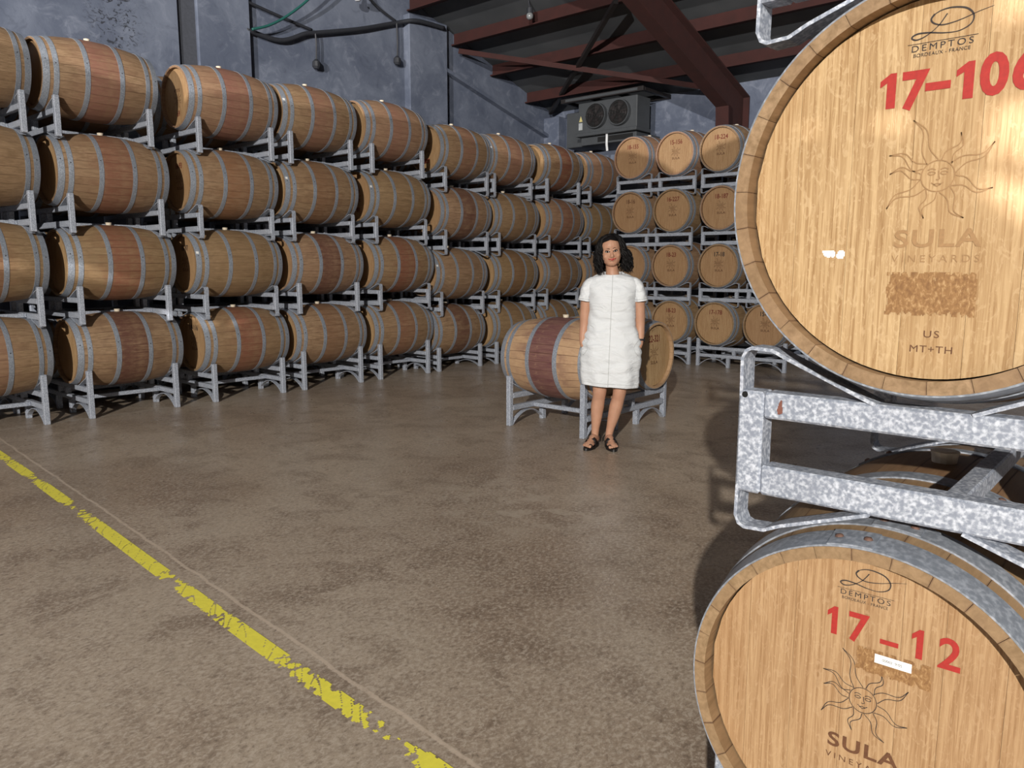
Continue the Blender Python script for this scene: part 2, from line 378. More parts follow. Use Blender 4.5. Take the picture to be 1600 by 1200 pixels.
def web(name, quad, th, fl):
    # plate with flanges along its two long edges; quad in (y, z)
    bb = MB()
    a0, a1, b1, b0 = [Vector((0, y, z)) for y, z in quad]
    bb.add([a0+Vector((-th/2,0,0)), a1+Vector((-th/2,0,0)), b1+Vector((-th/2,0,0)), b0+Vector((-th/2,0,0)), a0+Vector((th/2,0,0)), a1+Vector((th/2,0,0)), b1+Vector((th/2,0,0)), b0+Vector((th/2,0,0))],
           [(0,3,2,1),(4,5,6,7),(0,1,5,4),(1,2,6,5),(2,3,7,6),(3,0,4,7)])
    bb.bar(a0, a1, 0.02, fl, (1, 0, 0)); bb.bar(b0, b1, 0.02, fl, (1, 0, 0))
    return bb.mesh(name)
RFX = -5.38
yk = WY - 0.2
def rloc(y): return y - (WY-0.2)
for X in (RFX, 0.6):
    me = web('rafter', [(rloc(10.75), roofz(10.75)-0.68), (rloc(3.0), roofz(3.0)-0.62), (rloc(3.0), roofz(3.0)-0.24), (rloc(11.42), roofz(11.42)-0.24)], 0.012, 0.20)
    obj('rafter', me, M['redsteel'], fr, (X+5.7, 0, 0))
    me = web('column', [(rloc(11.05), 0.0), (rloc(10.75), roofz(10.75)-0.68), (rloc(11.42), roofz(11.42)-0.24), (rloc(11.42), 0.0)], 0.012, 0.20)
    obj('column', me, M['redsteel'], fr, (X+5.7, 0, 0))
part_bar('brace', (WX+0.08, 9.0, roofz(9.0)-0.24), (-5.8, 11.0, roofz(11.0)-0.24), 0.02, 0.075, M['redsteel'], fr, rel)
part_bar('brace', (WX+0.12, 11.25, roofz(11.25)-0.10), (-5.9, 8.75, roofz(8.75)-0.30), 0.06, 0.06, M['darksteel'], fr, rel)

# ------------------------------------------------------------------ barrels
BL, BR, CR = 0.95, 0.343, 0.288
HB = BL/2
def prof(y): return BR - (BR-CR)*(abs(y)/HB)**2
NS = 30
HEADY = 0.442
def stave_geo(n, segs, a0=None, a1=None, sub=2):
    if a0 is None: a0, a1 = -PI/n, PI/n
    g = 0.00035
    v = []; f = []; acr = []
    m = sub+1
    for i in range(segs+1):
        y = -HB + BL*i/segs; r = prof(y); ri = r - 0.027
        e = g/r
        row = []
        for k in range(m):
            s = k/sub; a = a0+e + (a1-a0-2*e)*s
            v.append((math.sin(a)*r, y, math.cos(a)*r)); acr.append(2*s-1)
        for k in range(m):
            s = 1-k/sub; a = a0+e + (a1-a0-2*e)*s
            rr = ri if 0 < i < segs else r-0.020
            v.append((math.sin(a)*rr, y, math.cos(a)*rr)); acr.append(2*s-1)
    W = 2*m
    for i in range(segs):
        for k in range(W): f.append((i*W+k, i*W+(k+1) % W, (i+1)*W+(k+1) % W, (i+1)*W+k))
    f.append(tuple(range(W))[::-1]); f.append(tuple(range(segs*W, segs*W+W)))
    return v, f, acr
def stave_mesh(name, n, segs, sub=2):
    v, f, acr = stave_geo(n, segs, sub=sub); me = mk(name, v, f)
    bm = bmesh.new(); bm.from_mesh(me); bmesh.ops.recalc_face_normals(bm, faces=bm.faces); bm.to_mesh(me); bm.free()
    a = me.attributes.new('across', 'FLOAT', 'POINT'); a.data.foreach_set('value', acr)
    autosmooth(me, 40); setmat(me, M['stave']); return me
STAVE_NEAR = stave_mesh('stave', NS, 10); STAVE_FG = stave_mesh('stave_fine', NS, 20, 3)
def staves_joined(segs):
    V = []; F = []; A = []; T = []
    rng = random.Random(3)
    for k in range(NS):
        v, f, a = stave_geo(NS, segs, sub=2); ca, sa = math.cos(2*PI*k/NS), math.sin(2*PI*k/NS); n = len(V)
        V += [(x*ca + z*sa, y, -x*sa + z*ca) for x, y, z in v]; F += [tuple(i+n for i in q) for q in f]; A += a; T += [rng.random()]*len(v)
    me = mk('staves', V, F)
    bm = bmesh.new(); bm.from_mesh(me); bmesh.ops.recalc_face_normals(bm, faces=bm.faces); bm.to_mesh(me); bm.free()
    for nm, dat in (('across', A), ('tone', T)):
        at = me.attributes.new(nm, 'FLOAT', 'POINT'); at.data.foreach_set('value', dat)
    autosmooth(me, 40); setmat(me, M['stave']); return me
STAVES_FAR = staves_joined(8)
def hoop_mesh(name, y0, y1, n=48, th=0.0028):
    v = []; f = []
    for i in range(n):
        a = 2*PI*i/n; s, c = math.sin(a), math.cos(a)
        for y, d in ((y0, -0.001), (y0, th), ((y0+y1)/2, th+0.0006), (y1, th), (y1, -0.001)):
            r = prof(y) + d; v.append((s*r, y, c*r))
    for i in range(n):
        j = (i+1) % n
        for k in range(4): f.append((i*5+k, i*5+k+1, j*5+k+1, j*5+k))
    me = mk(name, v, f); bm = bmesh.new(); bm.from_mesh(me); bmesh.ops.recalc_face_normals(bm, faces=bm.faces); bm.to_mesh(me); bm.free()
    autosmooth(me, 40); return setmat(me, M['hoop'])
HOOPS = [(-0.474, -0.424), (-0.396, -0.356), (-0.162, -0.122), (0.122, 0.162), (0.356, 0.396), (0.424, 0.474)]
HM = [hoop_mesh('hoop', a, b_, 56) for a, b_ in HOOPS]; HMF = [hoop_mesh('hoop_fine', a, b_, 128) for a, b_ in HOOPS]
def rivet_mesh(m, r=0.006):
    b = MB(); n = 8
    b.add([(0, 0, 0.0045)] + [(r*0.7*math.cos(2*PI*k/n), r*0.7*math.sin(2*PI*k/n), 0.0035) for k in range(n)] + [(r*math.cos(2*PI*k/n), r*math.sin(2*PI*k/n), 0) for k in range(n)],
          [(0, 1+k, 1+(k+1) % n) for k in range(n)] + [(1+k, 9+k, 9+(k+1) % n, 1+(k+1) % n) for k in range(n)])
    return setmat(b.mesh('rivet', True), m)
RIV = rivet_mesh(M['rivet_dark'], 0.0055); RIVF = rivet_mesh(M['rivet'], 0.0075)
def lap_mesh(y0, y1):
    b = MB(); v = []; f = []; n = 10
    for i in range(n+1):
        a = 0.24*i/n - 0.12
        for y in (y0+0.001, y1-0.001):
            r = prof(y)+0.0052; v.append((math.sin(a)*r, y, math.cos(a)*r))
        for y in (y1-0.001, y0+0.001):
            r = prof(y)+0.001; v.append((math.sin(a)*r, y, math.cos(a)*r))
    for i in range(n):
        for k in range(4): f.append((4*i+k, 4*i+4+k, 4*i+4+(k+1) % 4, 4*i+(k+1) % 4))
    f += [(0, 1, 2, 3), (4*n+3, 4*n+2, 4*n+1, 4*n)]
    b.add(v, f); return setmat(b.mesh('hoop_lap'), M['hoop'])
LAPS = [lap_mesh(a, b_) for a, b_ in HOOPS]
HEADR = prof(HEADY) - 0.0275
BOARDS = [-0.30, -0.200, -0.119, -0.035, 0.050, 0.112, 0.196, 0.30]
def board_geo(x0, x1, fine=5):
    R = HEADR; g = 0.00022; x0 = max(x0+g, -R+0.002); x1 = min(x1-g, R-0.002)
    xs = [x0 + (x1-x0)*i/fine for i in range(fine+1)]
    poly = [(x, math.sqrt(max(R*R-x*x, 0))) for x in xs] + [(x, -math.sqrt(max(R*R-x*x, 0))) for x in reversed(xs)]
    n = len(poly); v = [(x, -HEADY, z) for x, z in poly] + [(x, -HEADY+0.022, z) for x, z in poly]
    f = [tuple(range(n)), tuple(range(n, 2*n))[::-1]] + [(i, n+i, n+(i+1) % n, (i+1) % n) for i in range(n)]
    return v, f
BM_ = []
for i in range(len(BOARDS)-1):
    b = MB(); b.add(*board_geo(BOARDS[i], BOARDS[i+1])); BM_.append(setmat(b.mesh('head_board'), M['head']))
V = []; F = []; T = []
for i in range(len(BOARDS)-1):
    v, f = board_geo(BOARDS[i], BOARDS[i+1]); n = len(V); V += v; F += [tuple(q+n for q in p) for p in f]; T += [i*0.37 % 1]*len(v)
HEADJ = mk('head', V, F); bm = bmesh.new(); bm.from_mesh(HEADJ); bmesh.ops.recalc_face_normals(bm, faces=bm.faces); bm.to_mesh(HEADJ); bm.free()
at = HEADJ.attributes.new('tone', 'FLOAT', 'POINT'); at.data.foreach_set('value', T); setmat(HEADJ, M['head'])
b = MB(); b.tube([(0, 0, BR-0.01), (0, 0, BR+0.012), (0, 0, BR+0.022), (0, 0, BR+0.024)], [0.022, 0.024, 0.027, 0.02], 14); BUNG = setmat(b.mesh('bung', False), M['bung'])

STAIN = {'pink': srgb(126, 80, 72), 'red': srgb(118, 64, 52), 'brown': srgb(108, 70, 48), 'dark': srgb(80, 42, 40), 'wine': srgb(76, 28, 52), 'rust': srgb(128, 78, 50)}
def make_barrel(loc, rz=0.0, lod='near', stain=0.4, scol='brown', roll=0.0, bung=True, hroll=0.0, age=0.35, fresh=0.0):
    root = empty('wine_barrel', (loc[0], loc[1], loc[2]-BR), rz)
    kids = []
    Z = (0, 0, BR)
    if lod in ('near', 'fine'):
        me = STAVE_NEAR if lod == 'near' else STAVE_FG
        for k in range(NS): kids.append(obj('stave', me, None, root, Z, (0, 2*PI*k/NS + roll, 0)))
    else:
        kids.append(obj('staves', STAVES_FAR, None, root, Z, (0, roll, 0)))
    tint_ = random.uniform(-0.9, 0.5) + (0.5 if loc[2] > 2.6 else 0.0)
    for s in kids: s['tint'] = float(tint_); s['fresh'] = float(fresh); s['stain'] = float(stain); s['stain_col'] = STAIN[scol][:3]
    hs = HMF if lod == 'fine' else HM
    hz = []
    for i in range(6):
        h = obj('hoop', hs[i], None, root, Z, (0, 0, 0)); hz.append(h)
    if lod == 'near':
        for i, h in enumerate(hz):
            y = sum(HOOPS[i])/2
            for da in (0.0,):
                a = PI/2 + da - 0.25 + 0.1*(i % 2); r = prof(y)+0.0025
                obj('rivet', RIV, None, h, (math.sin(a)*r, y, math.cos(a)*r), (0, a, 0))
    hd = []
    if lod == 'hidden':
        for s in (0, PI): hd.append(obj('head', HEADJ, None, root, Z, (0, hroll, s)))
    else:
        for me in BM_: hd.append(obj('head_board', me, None, root, Z, (0, hroll, 0)))
        hd.append(obj('head', HEADJ, None, root, Z, (0, 0, PI)))
    for s in hd: s['age'] = float(age)
    if bung: obj('bung', BUNG, None, root, Z, (0, 0, 0))
    return root, hz

# ------------------------------------------------------------------ racks
HSEP, HLEN, TUBE = 0.388, 0.637, 0.045
PX = HLEN - TUBE/2
def rails(z0, z1):
    b = MB(); b.bbox(-HLEN+TUBE, HLEN-TUBE, -TUBE/2+0.001, TUBE/2-0.001, z0, z1, 0.004); return setmat(b.mesh('rail'), M['rack'])
def post_mesh(z0, z1):
    b = MB(); b.bbox(-TUBE/2, TUBE/2, -TUBE/2, TUBE/2, z0, z1, 0.004); return setmat(b.mesh('post'), M['rack'])
def saddle(pts, flip=False):
    b = MB(); b.strip(pts, -TUBE/2, TUBE/2, 0.006); return setmat(b.mesh('saddle'), M['rack'])
def rack_kit(kind, dz=0.0, tall=False):
    K = {}
    if kind == 'stack':
        K['upper_rail'] = rails(0.200, 0.245); K['lower_rail'] = rails(0.065, 0.117)
        K['post'] = post_mesh(0.012 if tall else 0.065, 0.345 if tall else 0.245)
        K['inner'] = post_mesh(0.117, 0.200)
        up_ = [(-0.290, 0.235), (-0.291, 0.300), (-0.284, 0.316), (-0.272, 0.322), (-0.235, 0.320), (-0.205, 0.306), (-0.065, 0.246)]
        dn_ = [(-0.290, 0.075), (-0.291, 0.020), (-0.284, 0.004), (-0.272, -0.002), (-0.235, 0.000), (-0.205, 0.014), (-0.065, 0.063)]
        if tall: up_ = up_[4:]; up_[0] = (-0.262, 0.326); dn_ = dn_[4:]
        K['saddle'] = saddle(up_[::-1]); K['under'] = saddle(dn_)
        K['cross'] = 0.095
    else:
        K['upper_rail'] = rails(0.235+dz, 0.280+dz); K['lower_rail'] = rails(0.130+dz*0.6, 0.175+dz*0.6)
        K['post'] = post_mesh(0.0, (0.432 if tall else 0.385)+dz)
        K['inner'] = post_mesh(0.175+dz*0.6, 0.235+dz)
        K['saddle'] = saddle([(-0.268, 0.385+dz), (-0.235, 0.362+dz), (-0.065, 0.284+dz)][::-1])
        zz = 0.130+dz*0.6
        b = MB(); pts = [(i*0.43/12, 0.004 + (zz-0.022)*math.sin(PI*i/12)**0.8) for i in range(13)]
        b.strip(pts, -TUBE/2+0.002, TUBE/2-0.002, 0.006); K['arch'] = setmat(b.mesh('arch'), M['rack'])
        b = MB(); b.bbox(0.405, 0.45, -TUBE/2, TUBE/2, 0, zz, 0.003); K['foot'] = setmat(b.mesh('foot'), M['rack'])
        K['cross'] = 0.150+dz*0.6
    b = MB(); b.bbox(-0.016, 0.016, -HSEP+TUBE/2, HSEP-TUBE/2, -0.018, 0.018, 0.003); K['cross_mesh'] = setmat(b.mesh('cross_tube'), M['rack'])
    return K
KITS = {('stack', 0, False): rack_kit('stack'), ('stack', 0, True): rack_kit('stack', 0, True), ('base', 0, True): rack_kit('base', 0.0, True), ('base', 0, False): rack_kit('base', 0.0, False), ('base', 1, False): rack_kit('base', -0.07, False)}
def make_rack(loc, rz, key):
    K = KITS[key]; root = empty('barrel_rack', loc, rz)
    for sy in (-1, 1):
        y = sy*HSEP
        obj('upper_rail', K['upper_rail'], None, root, (0, y, 0)); obj('lower_rail', K['lower_rail'], None, root, (0, y, 0))
        for sx in (-1, 1):
            obj('post', K['post'], None, root, (sx*PX, y, 0)); obj('inner_post', K['inner'], None, root, (sx*0.085, y, 0))
            for s2 in (-1, 1):   # two straps under each barrel
                r = 0 if s2 < 0 else PI
                obj('saddle', K['saddle'], None, root, (sx*0.345, y, 0), (0, 0, r))
                if 'under' in K: obj('under_saddle', K['under'], None, root, (sx*0.345, y, 0), (0, 0, r))
            if 'arch' in K:
                r = 0 if sx < 0 else PI
                obj('arch', K['arch'], None, root, (sx*(HLEN-TUBE), y, 0), (0, 0, r)); obj('foot', K['foot'], None, root, (sx*(HLEN-TUBE), y, 0), (0, 0, r))
    for sx in (-1, 1): obj('cross_tube', K['cross_mesh'], None, root, (sx*0.30, 0, K['cross']))
    return root

# ------------------------------------------------------------------ print on barrel heads
_txt = {}
def text_mesh(s, size, bold=0.0, xs=1.0, space=1.0):
    key = (s, size, bold, xs, space)
    if key in _txt: return _txt[key]
    c = bpy.data.curves.new('t', 'FONT'); c.body = s; c.size = size; c.offset = bold; c.space_character = space; c.align_x = 'CENTER'; c.resolution_u = 4
    o = bpy.data.objects.new('t', c); COL.objects.link(o); bpy.context.view_layer.update()
    me = bpy.data.meshes.new_from_object(o.evaluated_get(bpy.context.evaluated_depsgraph_get()))
    bpy.data.objects.remove(o); bpy.data.curves.remove(c)
    for v in me.vertices: v.co = Vector((v.co.x*xs, 0, v.co.y))
    _txt[key] = me; return me
def one_mesh(h, wd):
    P = [(wd*.5, 0), (wd*.5, h), (-wd*.15, h), (-wd*1.25, h*.80), (-wd*1.25, h*.62), (-wd*.5, h*.735), (-wd*.5, 0)]
    return mk('one', [(x, 0, z) for x, z in P], [tuple(range(7))])
def ribbon(lines, wd):
    b = MB()
    for pts in lines:
        n = len(pts); v = []
        for i, p in enumerate(pts):
            a = pts[max(i-1, 0)]; c = pts[min(i+1, n-1)]; dx, dz = c[0]-a[0], c[1]-a[1]; L = math.hypot(dx, dz) or 1
            wv = wd if not callable(wd) else wd(i/(n-1))
            nx, nz = -dz/L*wv/2, dx/L*wv/2
            v += [(p[0]+nx, 0, p[1]+nz), (p[0]-nx, 0, p[1]-nz)]
        b.add(v, [(2*i, 2*i+1, 2*i+3, 2*i+2) for i in range(n-1)])
    return b
def cr_spline(P, k=8):
    out = []
    for i in range(len(P)-1):
        p0, p1, p2, p3 = P[max(i-1, 0)], P[i], P[i+1], P[min(i+2, len(P)-1)]
        for s in range(k):
            t = s/k
            out.append(tuple(0.5*(2*p1[j] + (p2[j]-p0[j])*t + (2*p0[j]-5*p1[j]+4*p2[j]-p3[j])*t*t + (3*p1[j]-p0[j]-3*p2[j]+p3[j])*t**3) for j in (0, 1)))
    out.append(P[-1]); return out
def sun_mesh(wd=0.0012):
    L = []; r = 0.0215
    L.append([(r*math.cos(2*PI*k/40), r*math.sin(2*PI*k/40)) for k in range(41)])
    for k, (a, ln) in enumerate(((112, .088), (62, .062), (28, .078), (-20, .072), (-62, .070), (-108, .060), (-150, .078), (-190, .064), (150, .074))):
        a = R_(a)
        for s in (-1, 1):
            pts = []
            for i in range(15):
                t = i/14; rr = r + (ln-r)*t; wv = 0.0075*(1-t)*s + 0.0055*math.sin(t*2*PI*1.15)*t**0.5
                pts.append((rr*math.cos(a) - wv*math.sin(a), rr*math.sin(a) + wv*math.cos(a)))
            L.append(pts)
    for s in (-1, 1):
        L.append([(s*0.008 + 0.0045*math.cos(q), 0.004 + 0.0022*math.sin(q)) for q in [2*PI*k/12 for k in range(13)]])
        L.append([(s*(0.003+0.0105*k/5), 0.0085 + 0.002*math.sin(PI*k/5)) for k in range(6)])
    L.append([(0.001, 0.007), (0.0015, 0.0), (0.003, -0.004), (0.0, -0.0055), (-0.002, -0.0045)])
    L.append([(-0.008, -0.009), (-0.004, -0.0115), (0.0, -0.0105), (0.004, -0.0115), (0.008, -0.009)])
    L.append([(-0.0045, -0.0118), (0, -0.0142), (0.0045, -0.0118)])
    return ribbon(L, wd)
def logo_mesh():
    P = [(-.020, .036), (-.010, .040), (.004, .0405), (.020, .036), (.0285, .026), (.026, .015), (.012, .0085), (-.006, .009), (-.024, .0125), (-.040, .0135), (-.0475, .0095), (-.041, .0055), (-.028, .0095), (-.014, .020), (-.004, .034)]
    b = ribbon([cr_spline(P, 7)], lambda t: 0.0010+0.0012*abs(math.sin(t*7)))
    P2 = [(-.020, .036), (-.024, .030), (-.020, .024), (-.008, .020), (.012, .0225), (.034, .029), (.052, .033)]
    b2 = ribbon([cr_spline(P2, 7)], lambda t: 0.0022*(1-t)+0.0005); b.add(b2.v, b2.f)
    b3 = ribbon([[(-.052, 0), (.036, 0)]], 0.0007); b.add(b3.v, b3.f); return b
SUN = {}
def put(root, name, me, m, u, v, d=0.0008, rot=0.0, hroll=0.0):
    me2 = me
    if me.materials and me.materials[0] != m: me2 = me.copy(); me2.materials.clear()
    elif not me.materials: pass
    setmat(me2, m)
    cu, cv = u*math.cos(hroll)+v*math.sin(hroll), -u*math.sin(hroll)+v*math.cos(hroll)
    return obj(name, me2, None, root, (cu, -HEADY-d, BR+cv), (0, hroll+rot, 0))
def brand_full(root, number_parts, inkb, inks, sub=True):
    put(root, 'brand_logo', logo_mesh().mesh('logo'), M['black_ink'], 0.0, 0.206)
    put(root, 'brand_name', text_mesh('DEMPTOS', 0.0125, 0.0, 1.15, 1.35), M['black_ink'], -0.008, 0.1955)
    put(root, 'brand_town', text_mesh('BORDEAUX - FRANCE', 0.0068, 0.0, 1.0, 1.08), M['black_ink'], -0.008, 0.188)
    for s, u, v, size, bold, xs in number_parts:
        put(root, 'stencil_number', one_mesh(size*.70, 0.0125 if bold > .002 else 0.0095) if s == '1' else text_mesh(s, size, bold, xs), M['red_ink'], u, v)
    put(root, 'sun_emblem', sun_mesh(0.0011 if inks is M['black_ink'] else 0.0016).mesh('sun'), inks, 0.0, 0.022)
    put(root, 'winery_name', text_mesh('SULA', 0.0345, 0.0008, 1.30, 1.12), inkb, 0.004, -0.0765)
    put(root, 'winery_subname', text_mesh('VINEYARDS', 0.0145, 0.0, 1.1, 1.5), inkb, 0.004, -0.0985)
def brand_small(root, number, ink='darkred_ink', hroll=0.0, sun=True, scale=1.0, v=0.125, u=0.0):
    put(root, 'stencil_number', text_mesh(number, 0.082*scale, 0.0018, 0.85), M[ink], u, v, hroll=hroll)
    if sun:
        put(root, 'sun_emblem', SUNM, M['brown_ink'], 0.0, 0.022, hroll=hroll)
        put(root, 'winery_name', text_mesh('SULA', 0.040, 0.0010, 1.2, 1.1), M['brown_ink'], 0.004, -0.0765, hroll=hroll)
SUNM = sun_mesh(0.0026).mesh('sun_small'); setmat(SUNM, M['brown_ink'])

# ---- foreground stack on the right
UZ, DZ = 1.448, 0.613
U, uh = make_barrel((-0.290, 1.215+HB, UZ), 0, 'fine', 0.1, 'brown', roll=0.05, hroll=0.0, age=0.0)
tag(U, 'large oak barrel head stencilled 17-106 on the upper right rack', 'barrel', 'foreground barrels')
brand_full(U, [('1', -0.070, 0.122, 0.070, 0.0026, 1.0), ('7', -0.040, 0.120, 0.070, 0.0026, 0.95), ('-', -0.009, 0.130, 0.070, 0.0022, 1.5), ('1', 0.029, 0.123, 0.070, 0.0026, 1.0), ('0', 0.059, 0.126, 0.073, 0.0028, 0.9), ('6', 0.097, 0.128, 0.073, 0.0028, 0.95)], M['faint_ink'], M['faint_ink'])
put(U, 'origin_mark', text_mesh('US', 0.0145, 0.0, 1.2, 1.2), M['brown_ink'], 0.008, -0.207)
put(U, 'cooper_mark', text_mesh('MT+TH', 0.0145, 0.0, 1.15, 1.1), M['brown_ink'], 0.009, -0.229)
def ragged(x0, x1, z0, z1, seed, cell=0.0018, thr=0.0):
    b = MB(); nx = int((x1-x0)/cell); nz = int((z1-z0)/cell)
    for i in range(nx):
        for j in range(nz):
            x = x0+i*cell; z = z0+j*cell
            e = min(x-x0, x1-x-cell, z-z0, (z1-z)*0.5)
            if e/0.010 + noise.noise(Vector((x*160, seed, z*60)))*0.9 > thr+0.05: b.add([(x, 0, z), (x+cell, 0, z), (x+cell, 0, z+cell), (x, 0, z+cell)], [(0, 1, 2, 3)])
    return b
put(U, 'scraped_patch', ragged(-0.058, 0.062, -0.176, -0.112, 3.0).mesh('scrape'), M['sanded'], 0, 0, 0.0006)
put(U, 'label_remnant', ragged(-0.155, -0.118, -0.093, -0.080, 9.0).mesh('remnant'), M['sticker'], 0, 0, 0.0007)
D, dh = make_barrel((-0.346, 1.245+HB, DZ), 0, 'fine', 0.5, 'brown', roll=0.02, age=0.38)
tag(D, 'large oak barrel head stencilled 17-12 with a white sticker, at the lower right', 'barrel', 'foreground barrels')
brand_full(D, [('1', -0.053, 0.122, 0.069, 0.0016, 0.95), ('7', -0.016, 0.121, 0.069, 0.0014, 0.95), ('-', 0.033, 0.118, 0.069, 0.0008, 1.5), ('1', 0.077, 0.122, 0.069, 0.0012, 0.95), ('2', 0.119, 0.120, 0.070, 0.0014, 0.95)], M['brown_ink'], M['black_ink'])
put(D, 'scraped_patch', ragged(-0.016, 0.098, 0.074, 0.116, 5.0).mesh('scrape2'), M['sanded'], 0, 0, 0.0010)
b = MB(); b.box(-0.0275, 0.0275, -0.0004, 0.0, -0.0075, 0.0075); put(D, 'sticker', b.mesh('sticker'), M['sticker'], 0.041, 0.1025, 0.0014)
put(D, 'sticker_print', text_mesh('00002  9/05', 0.0062, 0.0, 1.0), M['black_ink'], 0.040, 0.1005, 0.0022)
for h, i0 in ((dh, 0), (uh, 0)):
    for i, ang in ((0, -0.10), (1, 0.06), (2, 0.3), (3, -0.5), (4, 0.9), (5, 2.0)):
        lp = obj('hoop_lap', LAPS[i], None, h[i], (0, 0, 0), (0, ang, 0))
        y = sum(HOOPS[i])/2; r = prof(y)+0.005
        for da in (-0.075, 0.075): obj('rivet', RIVF, None, h[i], (math.sin(ang+da)*r, y, math.cos(ang+da)*r), (0, ang+da, 0))
FGC = 0.055
for x, z, lab in ((0.40, UZ, 'oak barrel beside the one stencilled 17-106, upper right rack'), (0.345, DZ, 'oak barrel beside the one stencilled 17-12, lower right rack')):
    B, _ = make_barrel((x, 1.215+HB, z), 0, 'far', 0.3, 'brown'); tag(B, lab, 'barrel', 'foreground barrels')
FGY = 1.29 - TUBE/2 + TUBE + HSEP - TUBE/2
rk = make_rack((FGC, FGY, 0.886), 0, ('stack', 0, False)); tag(rk, 'mottled galvanised rack carrying the 17-106 barrel at right', 'rack', 'barrel racks')
b = MB(); b.tube([(0, 0.0008, 0), (0, -0.0004, 0)], 0.0055, 12); obj('bolt_hole', b.mesh('bolt_hole'), plain('black_hole', (0.002, 0.002, 0.002, 1), 0.9), rk, (-HLEN+0.012, -HSEP-TUBE/2, 0.238))
b = ragged(-0.006, 0.006, -0.014, 0.012, 2.0, 0.0012, 0.15); obj('rust_patch', b.mesh('rust'), plain('rust_brown', srgb(112, 70, 58), 0.8, 0, 200), rk, (-HLEN+0.076, -HSEP-TUBE/2-0.0002, 0.224))
rk = make_rack((FGC, FGY, 1.700), 0, ('stack', 0, False)); tag(rk, 'galvanised rack resting on top of the 17-106 barrel', 'rack', 'barrel racks')
rk = make_rack((FGC-0.03, FGY+0.03, 0.02), 0, ('base', 0, True)); tag(rk, 'galvanised floor rack under the 17-12 barrel', 'rack', 'barrel racks'); rk.location.z = 0.0

# ---- two barrels behind the woman (rack turned a quarter)
MX, MY = -3.935, 5.535
rk = make_rack((MX, MY, 0), R_(90), ('base', 0, True)); tag(rk, 'weathered galvanised rack behind the woman, alone on the open floor', 'rack', 'barrel racks')
B, _ = make_barrel((MX, MY-0.345, 0.59), R_(90), 'near', 1.7, 'wine', age=0.2, fresh=1.0); tag(B, 'oak barrel with a broad purple wine-stained band behind the woman', 'barrel', 'barrels behind the woman')
B, _ = make_barrel((MX, MY+0.345, 0.59), R_(90), 'near', 0.3, 'pink', age=0.05, fresh=1.0); tag(B, 'oak barrel stencilled 22-321 at the right side of the woman', 'barrel', 'barrels behind the woman')
brand_small(B, '22-321', 'darkred_ink', v=0.118)
put(B, 'brand_logo', logo_mesh().mesh('logo_small'), M['brown_ink'], 0, 0.206)

# ---- long stack along the left wall
LX = -7.31 - HLEN + 0.02          # rack centre
ORD = ['leftmost', 'second', 'third', 'fourth', 'fifth', 'sixth', 'seventh', 'eighth', 'ninth']
ROW = ['bottom row', 'second row up', 'third row up', 'top row']
YC = {0: [1.92, 3.06, 4.23, 5.27, 6.35, 7.33, 8.44, 9.50, 10.55], 1: [1.95, 3.04, 4.19, 5.25, 6.36, 7.36, 8.47, 9.55, 10.6], 2: [1.94, 3.02, 4.18, 5.21, 6.33, 7.44, 8.47, 9.58, 10.62], 3: [1.94, 2.97, 4.21, 5.22, 6.30, 7.46, 8.39, 9.53, 10.62]}
ZA = [0.590, 1.380, 2.170, 2.965]; ZB = [0.520, 1.265, 2.055, 2.845]
TALL = {(0, 0), (1, 0), (3, 0), (4, 0), (0, 1), (1, 1), (3, 1), (0, 2), (1, 2), (0, 3), (1, 3), (2, 3), (3, 3), (4, 3), (7, 3)}
ST = {(0, 3): (.1, 'brown'), (0, 2): (.15, 'brown'), (0, 1): (.6, 'red'), (0, 0): (.5, 'pink'),
      (1, 3): (.85, 'pink'), (1, 2): (.75, 'red'), (1, 1): (.85, 'red'), (1, 0): (1.0, 'dark'),
      (2, 3): (.9, 'pink'), (2, 2): (.6, 'rust'), (2, 1): (.1, 'brown'), (2, 0): (.85, 'red'),
      (3, 3): (.65, 'pink'), (3, 2): (.7, 'brown'), (3, 1): (.9, 'dark'), (3, 0): (.65, 'brown'),
      (4, 3): (.6, 'pink'), (4, 2): (.12, 'brown'), (4, 1): (.9, 'red'), (4, 0): (.6, 'red'),
      (5, 3): (.6, 'pink'), (5, 2): (.85, 'dark'), (5, 1): (.15, 'brown'), (5, 0): (.85, 'dark'),
      (6, 3): (.6, 'pink'), (6, 2): (.2, 'brown'), (6, 1): (.6, 'brown'), (6, 0): (.2, 'brown'),
      (7, 3): (.95, 'red'), (7, 2): (.6, 'red'), (7, 1): (.6, 'brown'), (7, 0): (.3, 'brown'),
      (8, 3): (.2, 'brown'), (8, 2): (.1, 'brown'), (8, 1): (.2, 'brown'), (8, 0): (.2, 'brown')}
LOOK = {'brown': 'brownish', 'pink': 'pinkish', 'red': 'reddish', 'dark': 'dark wine-stained', 'rust': 'rust-brown', 'wine': 'purple'}
NUM = {(2, 0): ('18-116', 'black_ink', 0.0), (2, 1): ('18-97', 'black_ink', 0.0), (2, 2): ('16-93', 'darkred_ink', 0.0), (2, 3): ('69', 'darkred_ink', PI), (3, 3): ('18-21', 'darkred_ink', 0.3), (4, 3): ('17-64', 'red_ink', 0.0), (5, 3): ('528', 'red_ink', PI), (5, 2): ('84-B', 'black_ink', PI), (7, 3): ('17-4', 'darkred_ink', 0.0), (4, 2): ('18-2', 'darkred_ink', PI), (4, 0): ('17-E', 'darkred_ink', 0.0)}
b = MB(); b.box(-0.012, 0.012, -0.018, 0.018, -0.0008, 0.0008); TAGM = setmat(b.mesh('barcode_tag'), M['sticker'])
